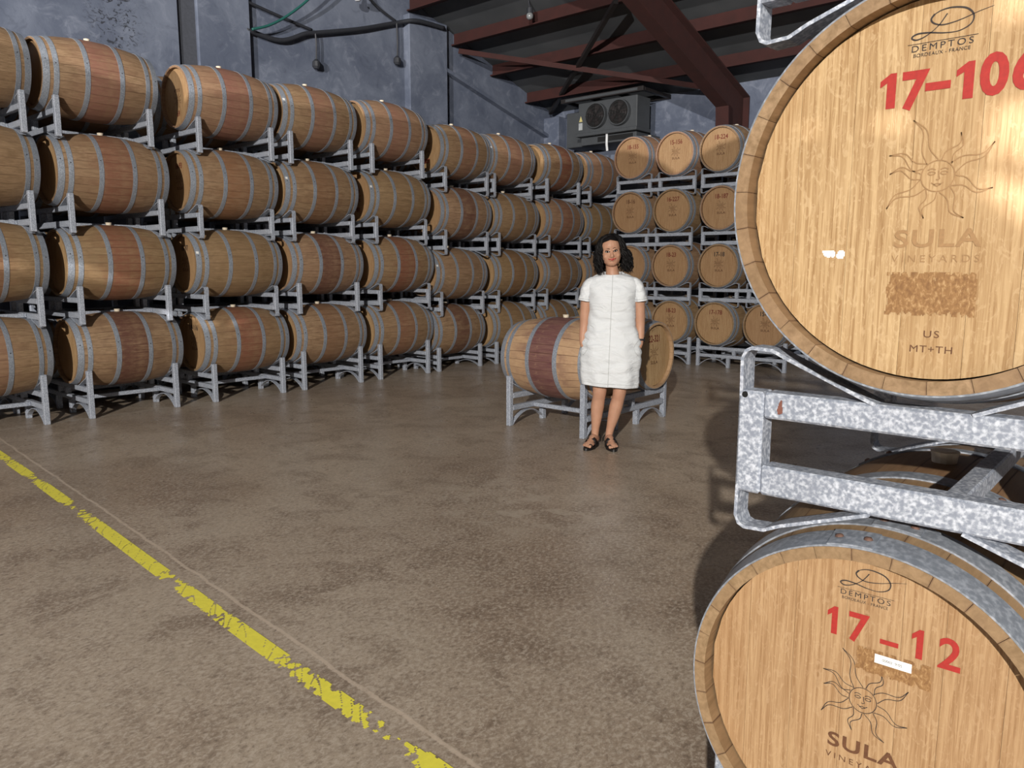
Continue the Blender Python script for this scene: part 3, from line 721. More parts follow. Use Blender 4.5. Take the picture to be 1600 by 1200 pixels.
for c in range(9):
    for l in range(4):
        y = YC[l][c]; zc = (ZA if c <= 4 else ZB)[l]
        key = ('stack', 0, (c, l) in TALL) if l else (('base', 0, (c, l) in TALL) if c <= 4 else ('base', 1, False))
        dx = random.uniform(-0.012, 0.012)
        rk = make_rack((LX+dx, y, 0 if l == 0 else zc-0.55), 0, key)
        tag(rk, 'galvanised rack under the %s barrel of the %s, left wall' % (ORD[c], ROW[l]), 'rack', 'barrel racks')
        st = ST[(c, l)]
        B, _ = make_barrel((LX+dx+0.345, y, zc), 0, 'near' if c <= 4 else 'far', st[0], st[1], roll=random.uniform(-.1, .1), age=random.uniform(0.1, 0.5), bung=True)
        lk = ('plain oak barrel' if st[0] < 0.3 else 'oak barrel with %s middle band' % LOOK[st[1]])
        tag(B, '%s, %s on left wall, %s' % (lk, ORD[c] if c == 0 else ORD[c]+' from left', ROW[l]), 'barrel', 'barrels stacked along the left wall')
        if (c, l) in ((2, 1), (3, 3), (3, 2), (4, 2), (5, 1), (6, 3)):
            a_ = PI/2 - 0.35; r_t = prof(0.449)+0.004
            obj('barcode_tag', TAGM, None, _[0], (math.sin(a_)*r_t, -0.449, math.cos(a_)*r_t), (0, a_, 0))
        if (c, l) in NUM:
            s, ink, hr = NUM[(c, l)]; brand_small(B, s, ink, hr, sun=True, scale=0.9)
        B, _ = make_barrel((LX+dx-0.345, y, zc), 0, 'hidden', 0.3, 'brown', bung=False); tag(B, 'wall-side oak barrel hidden behind the %s barrel of the %s' % (ORD[c], ROW[l]), 'barrel', 'wall-side barrels of the left stack')

# ---- stacks across the back
BY = 9.72
BK = {}
for s, xc in enumerate((-5.90, -4.52)):
    for l in range(4):
        zc = (0.60, 1.375, 2.135, 2.895)[l]; dx = random.uniform(-0.02, 0.02)
        rk = make_rack((xc+dx, BY+0.09+HSEP, 0 if l == 0 else zc-0.55), 0, ('base', 0, False) if l == 0 else ('stack', 0, False))
        tag(rk, 'galvanised rack in the %s of the %s back stack' % (ROW[l], ('left', 'right')[s]), 'rack', 'barrel racks')
        for k, sx in enumerate((-0.345, 0.345)):
            x = xc+dx+sx; yo = random.uniform(-0.02, 0.02)
            B, _ = make_barrel((x, BY+HB+yo, zc), 0, 'far', 0.3, 'brown', age=random.uniform(0.35, 0.6)); BK[(s, l, k)] = B
            tag(B, 'barrel showing its head at the back, %s of four, %s' % (ORD[s*2+k] if s*2+k else 'leftmost', ROW[l]), 'barrel', 'barrels stacked across the back')
for (s, l, k), (n_, ink) in {(0, 3, 0): ('18-155', 'darkred_ink'), (0, 3, 1): ('15-156', 'darkred_ink'), (1, 3, 0): ('18-224', 'darkred_ink'), (0, 2, 0): ('18-16', 'brown_ink'), (0, 2, 1): ('16-227', 'darkred_ink'), (1, 2, 0): ('18-187', 'darkred_ink'), (0, 1, 1): ('18-23', 'darkred_ink'), (1, 1, 0): ('17-18', 'black_ink'), (0, 0, 1): ('18-23', 'darkred_ink'), (1, 0, 0): ('17-178', 'darkred_ink'), (1, 0, 1): ('15-43', 'black_ink')}.items():
    brand_small(BK[(s, l, k)], n_, ink)
    BK[(s, l, k)]['label'] = 'oak barrel head stencilled %s at the back, %s' % (n_, ROW[l])

# ------------------------------------------------------------------ worn yellow line painted on the floor
def yellow_line():
    b = MB(); a = Vector((-7.45, 1.752)); e = Vector((-0.55, 1.262)); L = (e-a).length; d = (e-a)/L; n = Vector((-d.y, d.x)); cell = 0.0055; W = 0.074
    for i in range(int(L/cell)):
        for j in range(int(W/cell)):
            s = i*cell; q = j*cell - W/2
            p = a + d*s + n*(q + 0.012*math.sin(s*0.9))
            edge = min(q+W/2, W/2-cell-q)/0.02
            big = noise.noise(Vector((s*2.3, 0.3, 5.0))); crk = abs(noise.noise(Vector((s*14 + q*22, q*9, 1.7)))); ch = noise.noise(Vector((s*38, q*30, 8.1)))
            if crk < 0.022 + 0.10*max(0, big) : continue
            if big*1.3 + ch*0.45 - 0.25*min(1, edge) > 0.22: continue
            c = cell*1.02
            b.add([(p.x, p.y, 0), (p.x+d.x*c, p.y+d.y*c, 0), (p.x+(d.x+n.x)*c, p.y+(d.y+n.y)*c, 0), (p.x+n.x*c, p.y+n.y*c, 0)], [(0, 1, 2, 3)])
    return b.mesh('floor_line')
o = obj('floor_line', yellow_line(), plain('worn_yellow_floor_paint', srgb(246, 234, 84), 0.55, 0, 40, 0.05)); o.location.z = 0.0012
tag(o, 'worn yellow safety line painted across the concrete floor', 'floor marking')

# ------------------------------------------------------------------ cooling unit on the back wall
ck = empty('cooling_unit', (-7.32, 10.9, 3.36)); tag(ck, 'grey evaporator cooler with two round fans, high on the back wall', 'cooler')
MCG = plain('grey_cooler_sheet', srgb(72, 75, 78), 0.5, 0.2, 8, 0.08); MFB = plain('black_fan_plastic', srgb(22, 22, 22), 0.5)
def cr_(p): return Vector(p) - Vector((-7.32, 10.9, 3.36))
def cpart(name, f, m, par=ck):
    b = MB(); f(b); b.v = [cr_(p) for p in b.v]; return obj(name, b.mesh(name), m, par)
cpart('casing', lambda b: b.bbox(-7.88, -6.76, 10.66, 11.05, 3.50, 3.99, 0.01), MCG)
cpart('drip_tray', lambda b: b.bbox(-7.90, -6.74, 10.62, 11.06, 3.46, 3.515, 0.006), MCG)
cpart('lower_duct', lambda b: b.bbox(-7.86, -6.80, 10.72, 11.44, 3.33, 3.455, 0.006), MCG)
cpart('vent_slot', lambda b: b.box(-7.52, -6.86, 10.705, 10.73, 3.36, 3.435), MFB)
cpart('wall_box', lambda b: b.bbox(-8.34, -7.90, 10.95, 11.44, 3.36, 3.93, 0.01), MCG)
cpart('drain_pipe', lambda b: b.tube([(-7.33, 10.69, 3.47), (-7.33, 10.69, 3.30), (-7.33, 10.71, 3.205)], 0.02, 8), M['whiteplastic'])
b_ = [(-8.20, -6.62, 10.60), (-8.20, -6.62, 11.38)]
for x0, x1, y in b_: cpart('frame_rail', lambda b: b.bbox(x0, x1, y, y+0.06, 4.02, 4.09, 0.004), M['darksteel'])
for x in (-8.20, -7.68, -7.15, -6.68): cpart('frame_cross', lambda b: b.bbox(x, x+0.06, 10.66, 11.38, 4.03, 4.08, 0.004), M['darksteel'])
cpart('frame_strip', lambda b: b.box(-8.10, -6.72, 10.595, 10.602, 4.035, 4.075), MCG)
for fx in (-7.50, -7.06):
    f_ = cpart('fan', lambda b: b.tube([(fx, 10.665, 3.755), (fx, 10.60, 3.755)], 0.185, 28), MFB)
    def ring(b):
        v = []; n = 32
        for k in range(n):
            a = 2*PI*k/n
            for r, y in ((0.182, 10.66), (0.197, 10.66), (0.197, 10.585), (0.182, 10.585)): v.append((fx+math.cos(a)*r, y, 3.755+math.sin(a)*r))
        b.add(v, [(4*k+i, 4*k+(i+1) % 4, 4*((k+1) % n)+(i+1) % 4, 4*((k+1) % n)+i) for k in range(n) for i in range(4)])
    cpart('fan_ring', ring, MCG, f_)
    for k in range(5):
        a = 2*PI*k/5
        cpart('fan_blade', lambda b: b.add([(fx+math.cos(a+q)*r, 10.594-(0.004 if q > 0 else 0.0), 3.755+math.sin(a+q)*r) for r, q in ((0.04, -0.3), (0.165, -0.28), (0.165, 0.28), (0.04, 0.4))], [(0, 1, 2, 3)]), M['darksteel'], f_)
    def guard(b):
        for r in (0.05, 0.10, 0.15): b.tube([(fx+r*math.cos(2*PI*k/24), 10.584, 3.755+r*math.sin(2*PI*k/24)) for k in range(25)], 0.0025, 5)
        for k in range(4): b.tube([(fx-0.185*math.cos(PI*k/4), 10.584, 3.755-0.185*math.sin(PI*k/4)), (fx+0.185*math.cos(PI*k/4), 10.584, 3.755+0.185*math.sin(PI*k/4))], 0.0025, 5)
    cpart('fan_guard', guard, M['darksteel'], f_)
cpart('warning_label', lambda b: b.add([(-7.86, 10.657, 3.70), (-7.79, 10.657, 3.70), (-7.825, 10.657, 3.79)], [(0, 1, 2)]), plain('pale_yellow_label', srgb(190, 178, 120), 0.5))
cpart('rating_plate', lambda b: b.box(-7.865, -7.79, 10.655, 10.659, 3.57, 3.68), plain('pale_grey_label', srgb(160, 164, 166), 0.4))

# ------------------------------------------------------------------ cables, hose and lamp holders on the gable wall
def spl3(P, k=8):
    out = []
    for i in range(len(P)-1):
        p0, p1, p2, p3 = [Vector(P[j]) for j in (max(i-1, 0), i, i+1, min(i+2, len(P)-1))]
        for s in range(k):
            t = s/k; out.append(0.5*(2*p1 + (p2-p0)*t + (2*p0-5*p1+4*p2-p3)*t*t + (3*p1-p0-3*p2+p3)*t**3))
    out.append(Vector(P[-1])); return out
def cable(name, pts, r, m, label, cat):
    b = MB(); b.tube(spl3([(x, y, z) for x, y, z in pts]), r, 8); tag(obj(name, b.mesh(name, True), m), label, cat)
CX_ = -8.99
cable('cable_bundle', [(CX_, 5.37, 4.20), (CX_, 5.84, 4.17), (CX_, 6.22, 4.33), (CX_, 6.40, 4.38), (CX_, 7.1, 4.58), (CX_, 7.74, 4.80), (-8.88, 8.05, 4.88), (-8.88, 8.60, 4.90)], 0.030, M['cable'], 'thick black cable bundle sagging along the gable wall', 'cable')
cable('cable', [(CX_, 5.37, 4.53), (CX_, 5.85, 4.46), (CX_, 6.32, 4.40)], 0.018, M['cable'], 'thin black cable above the bundle beside the narrow pier', 'cable')
cable('cable', [(CX_, 7.15, 5.10), (CX_, 7.45, 4.93), (CX_, 7.74, 4.83)], 0.018, M['cable'], 'short black cable running down to the second lamp holder', 'cable')
cable('hose', [(-8.90, 5.40, 4.19), (-8.88, 5.62, 4.28), (-8.86, 5.88, 4.45), (-8.80, 6.2, 4.74), (-8.75, 6.6, 5.2)], 0.016, M['hose'], 'dark green hose rising up the gable wall', 'hose')
for y, z0, z1, lab in ((6.36, 4.36, 4.02, 'black lamp holder hanging from the cable bundle, left one'), (7.75, 4.80, 4.33, 'black lamp holder hanging from the cable bundle, right one')):
    h = empty('lamp_holder', (CX_+0.02, y, z1-0.1)); tag(h, lab, 'lamp', 'hanging lamp holders')
    b = MB(); b.tube(spl3([(0, 0, z0-z1+0.1), (0, 0.01, 0.3), (0, 0, 0.1)]), 0.012, 6); obj('wire', b.mesh('wire'), M['cable'], h)
    b = MB(); b.tube([(0, 0, 0.12), (0, 0, 0.09), (0, 0, 0.03), (0, 0, 0.0)], [0.02, 0.05, 0.055, 0.035], 10); obj('socket', b.mesh('socket'), M['cable'], h)
h = empty('wall_lamp', (-8.80, 6.93, 4.86)); tag(h, 'small white lamp high on the gable wall', 'lamp')
b = MB(); b.tube([(0, 0, 0), (0, 0, 0.03), (0, 0, 0.08)], [0.03, 0.055, 0.055], 14); obj('diffuser', b.mesh('diffuser', True), M['whiteplastic'], h)
b = MB(); b.tube([(0, 0, 0.08), (0, 0, 0.16), (-0.2, 0, 0.20)], [0.035, 0.03, 0.02], 10); obj('arm', b.mesh('arm'), M['cable'], h)
h = empty('pendant_lamp', (-7.3, 8.72, 4.74)); tag(h, 'black pendant bulb hanging under the first roof purlins', 'lamp')
b = MB(); b.tube([(0, 0, 0.0), (0, 0, 0.02), (0, 0, 0.05), (0, 0, 0.08)], [0.025, 0.045, 0.05, 0.04], 14); obj('bulb', b.mesh('bulb', True), plain('dim_glass_bulb', srgb(120, 122, 124), 0.2), h)
b = MB(); b.tube([(0, 0, 0.08), (0, 0, 0.15)], [0.045, 0.04], 12); obj('socket', b.mesh('socket'), M['cable'], h)
b = MB(); b.tube(spl3([(0, 0, 0.15), (-0.02, 0, 0.24), (-0.01, 0, 0.28)]), 0.01, 6); obj('wire', b.mesh('wire'), M['cable'], h)

# ------------------------------------------------------------------ woman in a white dress
WR = (-3.235, 4.815); WA = R_(33.9)
wm = empty('person', (WR[0], WR[1], 0), WA); wm.scale = (0.985, 0.985, 1.025); tag(wm, 'person in a white knee-length dress and black sandals, hands in pockets', 'person')
def loft(b, rings, n=20, cap=True):
    # rings: (cx, cy, cz, rx, ry[, tiltx]) horizontal ellipses
    v = []
    for r in rings:
        cx, cy, cz, rx, ry = r[:5]; tl = r[5] if len(r) > 5 else 0.0; e = r[6] if len(r) > 6 else 1.0
        for k in range(n):
            a = 2*PI*k/n; ca, sa = math.cos(a), math.sin(a)
            x = rx*math.copysign(abs(ca)**e, ca); y = ry*math.copysign(abs(sa)**e, sa)
            v.append((cx+x, cy+y, cz + tl*x))
    f = [(i*n+k, i*n+(k+1) % n, (i+1)*n+(k+1) % n, (i+1)*n+k) for i in range(len(rings)-1) for k in range(n)]
    if cap: f += [tuple(range(n))[::-1], tuple(range((len(rings)-1)*n, len(rings)*n))]
    return b.add(v, f)
def ell(b, c, r, rot=None, nu=20, nv=14):
    v = [(0, 0, -1)] + [(math.cos(2*PI*k/nu)*math.cos(p), math.sin(2*PI*k/nu)*math.cos(p), math.sin(p)) for p in [-PI/2+PI*j/nv for j in range(1, nv)] for k in range(nu)] + [(0, 0, 1)]
    f = [(0, 1+(k+1) % nu, 1+k) for k in range(nu)]
    for j in range(nv-2):
        f += [(1+j*nu+k, 1+j*nu+(k+1) % nu, 1+(j+1)*nu+(k+1) % nu, 1+(j+1)*nu+k) for k in range(nu)]
    last = 1+(nv-1)*nu; f += [(last, 1+(nv-2)*nu+k, 1+(nv-2)*nu+(k+1) % nu) for k in range(nu)]
    Rm = rot or Matrix.Identity(3)
    return b.add([Vector(c) + Rm @ Vector((p[0]*r[0], p[1]*r[1], p[2]*r[2])) for p in v], f)
def limb(b, pts, n=16):
    P = spl3([p[:3] for p in pts], 6); rr = []
    for i in range(len(pts)-1):
        for s in range(6): rr.append(pts[i][3] + (pts[i+1][3]-pts[i][3])*s/6)
    rr.append(pts[-1][3]); b.tube(P, rr, n)
HC = Vector((-0.010, -0.012, 1.418)); HR = Matrix.Rotation(R_(-7), 3, 'Y') @ Matrix.Rotation(R_(4), 3, 'Z')
def H(p): return HC + HR @ Vector(p)      # head space: x right in the picture, -y forward, z up
b = MB()
# torso and neck
loft(b, [(0, 0.0, .70, .13, .10), (0, 0, .78, .145, .105), (0, 0, .90, .12, .09), (0.005, 0, 1.02, .125, .095), (0.008, -.005, 1.10, .135, .105), (0.01, 0, 1.18, .14, .08), (0.01, 0.005, 1.225, .105, .06), (0.008, .008, 1.25, .055, .05), (0.003, .008, 1.29, .046, .047), (-.004, .005, 1.34, .045, .048), (-.006, 0.0, 1.38, .045, .05)])
# skull, jaw, face
ell(b, H((0, .018, .035)), (.075, .088, .082), HR)
ell(b, H((0, -.018, -.018)), (.0715, .070, .084), HR)
ell(b, H((0, -.038, -.068)), (.042, .036, .032), HR)      # chin and jaw
for s in (-1, 1):
    ell(b, H((s*.039, -.054, -.026)), (.024, .023, .023), HR)   # cheeks
    ell(b, H((s*.071, .012, -.005)), (.010, .020, .030), HR)    # ears
    ell(b, H((s*.027, -.073, .022)), (.020, .010, .007), HR)    # brow ridge
limb(b, [(*H((0, -.078, .012)), .0085), (*H((0, -.089, -.012)), .0095), (*H((0, -.096, -.027)), .0125), (*H((0, -.084, -.036)), .009)], 12)
for s in (-1, 1): ell(b, H((s*.011, -.086, -.030)), (.0085, .010, .007), HR, 12, 8)
ell(b, H((0, -.081, -.052)), (.024, .010, .010), HR, 14, 8)
# arms down into the pockets, with hands
for s, pts in ((-1, [(-.150, 0, 1.205, .048), (-.178, 0, 1.12, .045), (-.193, .004, 1.00, .039), (-.198, .006, .90, .035), (-.204, -.008, .84, .031), (-.208, -.022, .785, .0245), (-.196, -.035, .745, .025)]),
               (1, [(.172, 0, 1.205, .048), (.200, 0, 1.12, .045), (.214, .004, 1.00, .039), (.219, .006, .90, .036), (.221, -.008, .84, .032), (.222, -.022, .785, .0245), (.208, -.035, .745, .025)])):
    limb(b, pts)
    wx = pts[-1][0]
    ell(b, (wx-s*.008, -.042, .705), (.016, .034, .042))
    for i, (dy, ln) in enumerate(((-.030, .058), (-.011, .066), (.008, .062), (.024, .048))):
        x0 = wx-s*.012
        limb(b, [(x0, -.042+dy, .685, .0085), (x0-s*.006, -.046+dy, .685-ln*.5, .008), (x0-s*.016, -.048+dy, .685-ln*.95, .0068)], 8)
    limb(b, [(wx-s*.012, -.062, .735, .011), (wx-s*.022, -.082, .705, .0095), (wx-s*.030, -.088, .675, .008)], 8)
# legs
LEG = {-1: [(-.080, .0, .76, .088), (-.079, 0, .62, .076), (-.074, -.006, .50, .060), (-.073, -.016, .425, .0535), (-.079, -.002, .365, .049), (-.088, .010, .30, .0515), (-.094, .012, .22, .043), (-.100, .016, .14, .031), (-.104, .018, .085, .0285), (-.104, .016, .045, .031)],
       1: [(.080, .0, .76, .088), (.082, 0, .62, .076), (.082, -.006, .50, .060), (.078, -.016, .425, .0515), (.068, -.002, .365, .048), (.052, .010, .30, .0515), (.034, .012, .22, .044), (.014, .016, .14, .0315), (.004, .018, .085, .0285), (.004, .016, .045, .031)]}
FT = {-1: (Vector((-.104, .016, 0)), Vector((-.36, -1, 0)).normalized()), 1: (Vector((.004, .016, 0)), Vector((.22, -1, 0)).normalized())}
for s in (-1, 1):
    limb(b, LEG[s]); a, d = FT[s]; q = Vector((-d.y, d.x, 0)); base = 0.020
    ell(b, (LEG[s][3][0], -.045, .428), (.030, .018, .036))     # kneecap
    def fp(f, w, z): p = a + d*f + q*w; return (p.x, p.y, z+base)
    limb(b, [(*fp(-.045, 0, .026), .024), (*fp(-.01, 0, .038), .030), (*fp(.04, 0, .046), .030), (*fp(.09, 0, .030), .027), (*fp(.135, 0, .018), .020)], 12)
    rot = Matrix.Rotation(math.atan2(d.x, -d.y), 3, 'Z')
    ell(b, fp(.115, 0, .018), (.041, .050, .018), rot)
    # big toe on the inner side
    for k, (w_, f_, r_) in enumerate(((-.027*s, .178, .0125), (-.010*s, .176, .0098), (.006*s, .170, .0092), (.021*s, .162, .0086), (.034*s, .151, .0082))):
        limb(b, [(*fp(.125, w_*.8, .014), r_), (*fp(.15, w_*.95, .013), r_), (*fp(f_, w_, .009), r_*.9)], 8)
me0 = b.mesh('body_raw')
bo = bpy.data.objects.new('body_raw', me0); COL.objects.link(bo)
md = bo.modifiers.new('r', 'REMESH'); md.mode = 'VOXEL'; md.voxel_size = 0.0038
md = bo.modifiers.new('s', 'SMOOTH'); md.factor = 0.5; md.iterations = 4
bpy.context.view_layer.update()
body = bpy.data.meshes.new_from_object(bo.evaluated_get(bpy.context.evaluated_depsgraph_get()))
bpy.data.objects.remove(bo)
for p in body.polygons: p.use_smooth = True
body.materials.clear()
t = NT('warm_brown_skin'); vec = t.coord('Object'); nz = t.noise(vec, 18, 4); c = t.mix(nz, srgb(166, 122, 98), srgb(192, 148, 122))
t.b.inputs['Subsurface Weight'].default_value = 0.12; t.b.inputs['Subsurface Radius'].default_value = (0.012, 0.005, 0.003)
M['skin'] = t.out(c, 0.5, 0, 0.35)
obj('body', body, M['skin'], wm)
# facial features as thin pieces on the face, placed by casting onto the head
from mathutils.bvhtree import BVHTree
bvh = BVHTree.FromPolygons([v.co for v in body.vertices], [tuple(p.vertices) for p in body.polygons])
fwd = HR @ Vector((0, -1, 0))
def on_face(x, z, off=0.0006):
    o_ = H((x, -.25, z)); hit, nrm, i, dd = bvh.ray_cast(o_, -fwd)
    return (hit if hit else H((x, -.08, z))) + fwd*off
def patch(name, outline, m, off=0.0008, centre=None):
    P = [on_face(x, z, off) for x, z in outline]; cx = sum(p[0] for p in outline)/len(outline); cz = sum(p[1] for p in outline)/len(outline)
    if centre: cx, cz = centre
    C_ = on_face(cx, cz, off*1.4); n = len(P); mid = [on_face((x+cx)/2, (z+cz)/2, off*1.3) for x, z in outline]
    v = P + mid + [C_]; f = [(i, (i+1) % n, n+(i+1) % n, n+i) for i in range(n)] + [(n+i, n+(i+1) % n, 2*n) for i in range(n)]
    return obj(name, mk(name, v, f, True), m, wm)
def oval(cx, cz, rx, rz, n=14, tl=0.0): return [(cx+rx*math.cos(2*PI*k/n), cz+rz*math.sin(2*PI*k/n) + tl*rx*math.cos(2*PI*k/n)) for k in range(n)]
M['lip'] = plain('red_lipstick', srgb(176, 44, 46), 0.35, 0, 60, 0.08); M['eye'] = plain('dark_eye', srgb(30, 20, 18), 0.2); M['eyew'] = plain('eye_white', srgb(214, 204, 196), 0.3, 0, 10, 0.02)
M['_'] = None; M['brow'] = plain('dark_brow_hair', srgb(40, 26, 22), 0.7); M['hair'] = plain('black_brown_hair', srgb(12, 9, 9), 0.6, 0, 30, 0.3)
for s in (-1, 1):
    patch('eye_liner_shade', oval(s*.029, .006, .0185, .0078, tl=s*.12), M['eye'], .0008)  # liner oval widened to paint in the shadow around the eyes
    patch('eye_white', oval(s*.029, .0048, .0120, .0034, tl=s*.10), M['eyew'], .0016)
    patch('iris', oval(s*.029, .0054, .0068, .0046), M['eye'], .0026)
    patch('eyebrow', [(s*.010, .024), (s*.020, .0275), (s*.034, .0285), (s*.047, .0225), (s*.035, .0245), (s*.021, .0235), (s*.011, .0195)], M['brow'], .0010)
patch('lips', [(-.032, -.0425), (-.018, -.0460), (-.007, -.0450), (0, -.0465), (.007, -.0450), (.018, -.0460), (.032, -.0425), (.021, -.0550), (.009, -.0605), (0, -.0615), (-.009, -.0605), (-.021, -.0550)], M['lip'], .0012)
b = MB(); b.tube([on_face(x, -.0525+ (abs(x)/.027)**2*.0065, .0026) for x in [-.028+.056*k/10 for k in range(11)]], .0009, 5); obj('mouth_line', b.mesh('mouth'), plain('dark_lip_line', srgb(92, 18, 22), 0.5), wm)
M['hair'].node_tree.nodes['Principled BSDF'].inputs['Specular IOR Level'].default_value = 0.25
# hair: cap and wavy locks
b = MB()
def cap_pt(th, ph, k=1.0): return H((0.086*k*math.sin(th)*math.cos(ph), .022 + .096*k*math.sin(th)*math.sin(ph), .034 + .094*k*math.cos(th)))
n = 28; v = []; f = []; rows = 12
for j in range(rows+1):
    for k in range(n):
        ph = 2*PI*k/n
        lim = 0.92 if math.sin(ph) < -0.35 else (1.25 if math.sin(ph) < 0.15 else 2.1)
        if math.sin(ph) < -0.35: lim = 0.98 + 0.22*abs(math.cos(ph))
        v.append(cap_pt(lim*j/rows+1e-3, ph))
f = [(j*n+k, j*n+(k+1) % n, (j+1)*n+(k+1) % n, (j+1)*n+k) for j in range(rows) for k in range(n)]
b.add(v, f)
rng = random.Random(11)
for i in range(430):
    side = rng.random(); ph = rng.uniform(0, 2*PI)
    if -0.94 < math.sin(ph) < -0.5 and rng.random() < 0.5: continue
    front = math.sin(ph) < -0.42
    th0 = rng.uniform(0.1, 0.9) if not front else rng.uniform(0.08, 0.45)
    right = math.cos(ph) > -0.10
    # flow: from the scalp outwards, then down to the shoulders
    dirx = 1 if right else -1
    if front:
        ph_end = R_(-24 if right else -158) + rng.uniform(-.22, .30)
    else: ph_end = ph
    spread = rng.uniform(1.0, 1.45) if right else rng.uniform(0.95, 1.26)
    zend = rng.uniform(-.165, -.10) if not right else rng.uniform(-.172, -.085)
    pts = []; amp = rng.uniform(.007, .017); ph0 = rng.uniform(0, 6.28); fr_ = rng.uniform(6.0, 10.0); N = 22
    for k in range(N+1):
        u = k/N
        if u < 0.35:
            q = u/0.35; th = th0 + (1.62-th0)*q**(1.6 if front else 1.0); pp = ph + (ph_end-ph)*min(1, q*2.4 if front else q); P = cap_pt(th, pp, 1.0 + 0.05*q + (spread-1)*0.4*q); base_p = P
        else:
            q = (u-0.35)/0.65
            rad_x = .087*(1.05+(spread-1)*(0.4+0.9*math.sin(min(1, q*1.2)*PI*0.62)))
            P = H((rad_x*math.cos(ph_end)*1.04, .022+.098*(1.02+(spread-1)*.6*q)*math.sin(ph_end), .034 + (-.01) + (zend-.024)*q))
        wv = amp*min(1, u*2.2)
        P = P + HR @ Vector((wv*math.sin(ph0+u*fr_*2.0), wv*math.cos(ph0*1.7+u*fr_*2.0), wv*.4*math.sin(ph0+u*9)))
        pts.append(P)
    r0 = rng.uniform(.0034, .0062)
    b.tube(pts, [r0*(0.75+0.5*math.sin(PI*min(1, k/N*1.15)))*(1 if k < N-4 else (N-k+0.4)/4.4) for k in range(N+1)], 5)
obj('hair', b.mesh('hair', True), M['hair'], wm)
# dress
t = NT('white_cotton'); nz = t.noise(t.coord('Object', (1, 1, 2.4)), 8, 3, 0.5, 1.6); fi = t.noise(t.coord(), 260, 2)
t.bump(t.math('ADD', nz, t.math('MULTIPLY', fi, 0.05)), 0.45, 0.025); M['cotton'] = t.out(t.mix(nz, srgb(206, 209, 212), srgb(218, 220, 221)), 0.8, 0, 0.2)
M['stitch'] = plain('grey_seam_thread', srgb(178, 180, 180), 0.8)
DR = [(.462, -.210, .213, .135), (.50, -.214, .217, .138), (.56, -.220, .222, .142), (.64, -.224, .226, .146), (.70, -.224, .229, .146), (.745, -.222, .229, .143), (.785, -.212, .222, .135), (.83, -.194, .208, .127), (.88, -.177, .195, .121), (.94, -.167, .186, .117), (1.00, -.162, .182, .119), (1.06, -.160, .180, .128), (1.11, -.163, .180, .130), (1.155, -.170, .185, .118), (1.195, -.178, .195, .098), (1.222, -.172, .192, .082), (1.240, -.150, .170, .072), (1.252, -.112, .130, .064), (1.262, -.076, .092, .060), (1.268, -.062, .076, .059)]
def dress_pt(z, a, wr=1.0):
    for i in range(len(DR)-1):
        if DR[i][0] <= z <= DR[i+1][0]+1e-6: break
    A, B_ = DR[i], DR[i+1]; q = (z-A[0])/(B_[0]-A[0]); L, Rr, ry = [A[k]+(B_[k]-A[k])*q for k in (1, 2, 3)]
    cx, rx = (L+Rr)/2, (Rr-L)/2; ca, sa = math.cos(a), math.sin(a); e = 0.86
    x = cx + rx*math.copysign(abs(ca)**e, ca); y = ry*math.copysign(abs(sa)**e, sa)
    hang = max(0, min(1, (1.0-z)/0.5)); amp = 0
    amp += 0.010*hang*math.sin(a*7+z*5)*(0.35+0.65*abs(sa)) * (1 if z < .9 else .3)
    amp += 0.010*noise.noise(Vector((x*7, z*20, 2.0)))*(1 if .55 < z < .95 else .45)
    amp += 0.006*noise.noise(Vector((x*16+z*9, z*24, 7.0)))
    amp += 0.006*math.sin(z*95 + x*14)*math.exp(-((z-.76)/.09)**2)*abs(ca)
    if z < .47: amp *= .8
    nx, ny = ca/rx, sa/ry; l = math.hypot(nx, ny)
    return Vector((x + nx/l*amp*wr, y + ny/l*amp*wr, z))
NA, ZS = 120, []
z = .462
while z < 1.2675: ZS.append(z); z += .0075 if z < 1.2 else .004
ZS.append(1.268)
v = []; f = []
for j, z in enumerate(ZS):
    for k in range(NA):
        p = dress_pt(z, 2*PI*k/NA); p.z -= 0.012*max(0, 1-(z-.462)/.25)*(p.x/.21); 
        if z > 1.24: p.z += (.012 if p.y > 0 else -.010*(1-abs(p.x)/.2))*(z-1.24)/.028
        v.append(p)
f = [(j*NA+k, j*NA+(k+1) % NA, (j+1)*NA+(k+1) % NA, (j+1)*NA+k) for j in range(len(ZS)-1) for k in range(NA)]
me = mk('dress', v, f, True)
dress = obj('dress', me, M['cotton'], wm); md = dress.modifiers.new('t', 'SOLIDIFY'); md.thickness = 0.003; md.offset = 1
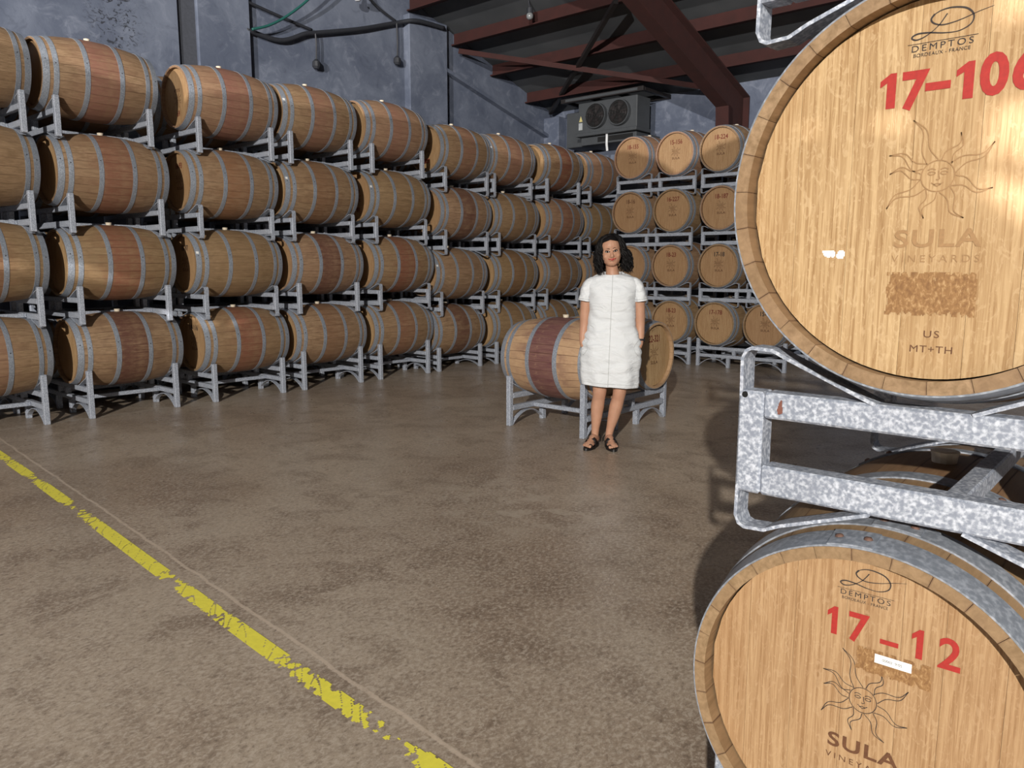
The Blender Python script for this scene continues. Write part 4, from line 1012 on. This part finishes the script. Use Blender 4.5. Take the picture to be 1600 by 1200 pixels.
for s, P in ((-1, [(-.128, 0, 1.222), (-.160, 0, 1.205), (-.182, 0, 1.165), (-.192, 0, 1.115), (-.198, 0, 1.075)]), (1, [(.148, 0, 1.222), (.182, 0, 1.205), (.204, 0, 1.165), (.214, 0, 1.115), (.220, 0, 1.075)])):
    pts = spl3(P, 7); n = 36; v = []
    for i, p in enumerate(pts):
        u = i/(len(pts)-1); d = (pts[min(i+1, len(pts)-1)]-pts[max(i-1, 0)]).normalized(); q = Vector((0, 1, 0)); r = d.cross(q).normalized()
        rx = .022+.028*u**0.6; ry = .050+.018*u
        for k in range(n):
            a = 2*PI*k/n; am = 1+0.10*noise.noise(Vector((math.cos(a)*1.6+s*3, math.sin(a)*1.6, u*5)))+.03*math.sin(u*22+a*2)
            v.append(p + r*math.cos(a)*rx*am + q*math.sin(a)*ry*am)
    f = [(i*n+k, i*n+(k+1) % n, (i+1)*n+(k+1) % n, (i+1)*n+k) for i in range(len(pts)-1) for k in range(n)]
    o = obj('sleeve', mk('sleeve', v, f, True), M['cotton'], dress); md = o.modifiers.new('t', 'SOLIDIFY'); md.thickness = 0.003; md.offset = 1
    b = MB(); L = len(pts)-4; b.tube([v[L*n+k % n]*1.0 + (v[L*n+k % n]-pts[L])*0.07 for k in range(n+1)], .0012, 5); obj('cuff_stitch', b.mesh('cuff'), M['stitch'], dress)
def dress_line(name, pts, r):
    b = MB(); b.tube(pts, r, 5); obj(name, b.mesh(name), M['stitch'], dress)
def dfront(x, z, off=.0042):
    lo, hi = PI, 2*PI
    for _ in range(30):
        m_ = (lo+hi)/2
        if dress_pt(z, m_).x < x: lo = m_
        else: hi = m_
    p = dress_pt(z, (lo+hi)/2); p.y -= off; p.z -= 0.012*max(0, 1-(z-.462)/.25)*(p.x/.21); return p
dress_line('centre_seam', [dfront(-.012+.020*(z-.462)/.8, z) for z in [.466+.796*k/70 for k in range(71)]], .0022)
dress_line('hem_stitch', [dfront(-.200+.405*k/60, .487) for k in range(61)], .0014)
for s, x0 in ((-1, -.205), (1, .212)):
    dress_line('pocket_edge', [dfront(x0*(1-.18*math.sin(PI*k/14)) if 0 < k < 14 else x0*.985, .80-.115*k/14, .005) for k in range(15)], .0020)
# wristwatch
h = empty('watch_tmp', (0, 0, 0)); bpy.data.objects.remove(h)
b = MB(); b.tube([(.2225+.0275*math.cos(2*PI*k/20), -.018+.0275*math.sin(2*PI*k/20), .800) for k in range(21)], .0075, 6); wt = obj('watch_strap', b.mesh('strap'), M['cable'], wm)
b = MB(); b.bbox(.246, .256, -.034, -.006, .784, .816, .003); obj('watch_case', b.mesh('case'), plain('black_watch_glass', srgb(20, 20, 22), 0.15), wm)
# sandals
M['leather'] = plain('black_sandal_leather', srgb(22, 20, 20), 0.45)
for s in (-1, 1):
    a, d = FT[s]; q = Vector((-d.y, d.x, 0))
    out = []
    for k in range(28):
        an = 2*PI*k/28; fy = .068 + .128*math.cos(an); wd = (.044 if fy > .08 else .036)*math.sin(an)
        out.append(a + d*fy + q*wd)
    n = 28; v = [(p.x, p.y, .001) for p in out] + [(p.x, p.y, .019) for p in out]
    sd = obj('sandal_sole', mk('sole', v, [tuple(range(n))[::-1], tuple(range(n, 2*n))] + [(k, (k+1) % n, n+(k+1) % n, n+k) for k in range(n)]), M['leather'], wm)
    def band(f0, f1, hw, top, name, th=.003):
        v = []; N = 14
        for k in range(N+1):
            an = PI*k/N
            for ff in (f0, f1):
                t_ = top + (0 if ff == f0 else (-.012)); p = a + d*(ff) + q*(hw*math.cos(an)); v.append((p.x, p.y, .016 + t_*math.sin(an)**0.7))
        o = obj(name, mk(name, v, [(2*k, 2*k+1, 2*k+3, 2*k+2) for k in range(N)], True), M['leather'], sd); m_ = o.modifiers.new('t', 'SOLIDIFY'); m_.thickness = th; m_.offset = 1
    band(.062, .098, .046, .070, 'instep_strap')
    tb = [a + d*(.163-.004*abs(i)) + q*(-.027*s + .0145*math.cos(PI*(i+3)/6)*-1) for i in range(-3, 4)]
    b = MB(); b.tube([(p.x, p.y, .020+.026*math.sin(PI*k/6)) for k, p in enumerate(tb)], .0042, 6); obj('toe_loop', b.mesh('loop'), M['leather'], sd)
    hb = [a + d*(-.015-.043*math.sin(PI*k/10)) + q*(.040*math.cos(PI*k/10)) for k in range(11)]
    b = MB(); b.tube([(p.x, p.y, .040+.040*math.sin(PI*k/10)) for k, p in enumerate(hb)], .0045, 6); obj('heel_strap', b.mesh('heel'), M['leather'], sd)

# ------------------------------------------------------------------ stack behind the photographer (its top shades the wall lamp)
for s_, (xc, yc) in enumerate(((-1.05, -6.6), (0.335, -6.6), (-1.40, -7.72), (-0.015, -7.72))):  # rear pair is added, unseen, to block light leaking through the front gaps
    who = ('left front', 'right front', 'added left rear', 'added right rear')[s_]
    for l in range(4):
        rk = make_rack((xc, yc, 0 if l == 0 else ZA[l]-0.55), 0, ('base', 0, True) if l == 0 else ('stack', 0, False))
        tag(rk, 'galvanised rack in the %s of the %s stack behind the photographer' % (ROW[l], who), 'rack', 'barrel racks')
        for k, sx in enumerate((-0.345, 0.345)):
            B, _ = make_barrel((xc+sx, yc, ZA[l]), 0, 'hidden', 0.3, 'brown', bung=False)
            tag(B, 'oak barrel behind the photographer, %s stack, %s, %s' % (who, ROW[l], ('left', 'right')[k]), 'barrel', 'barrels behind the photographer')
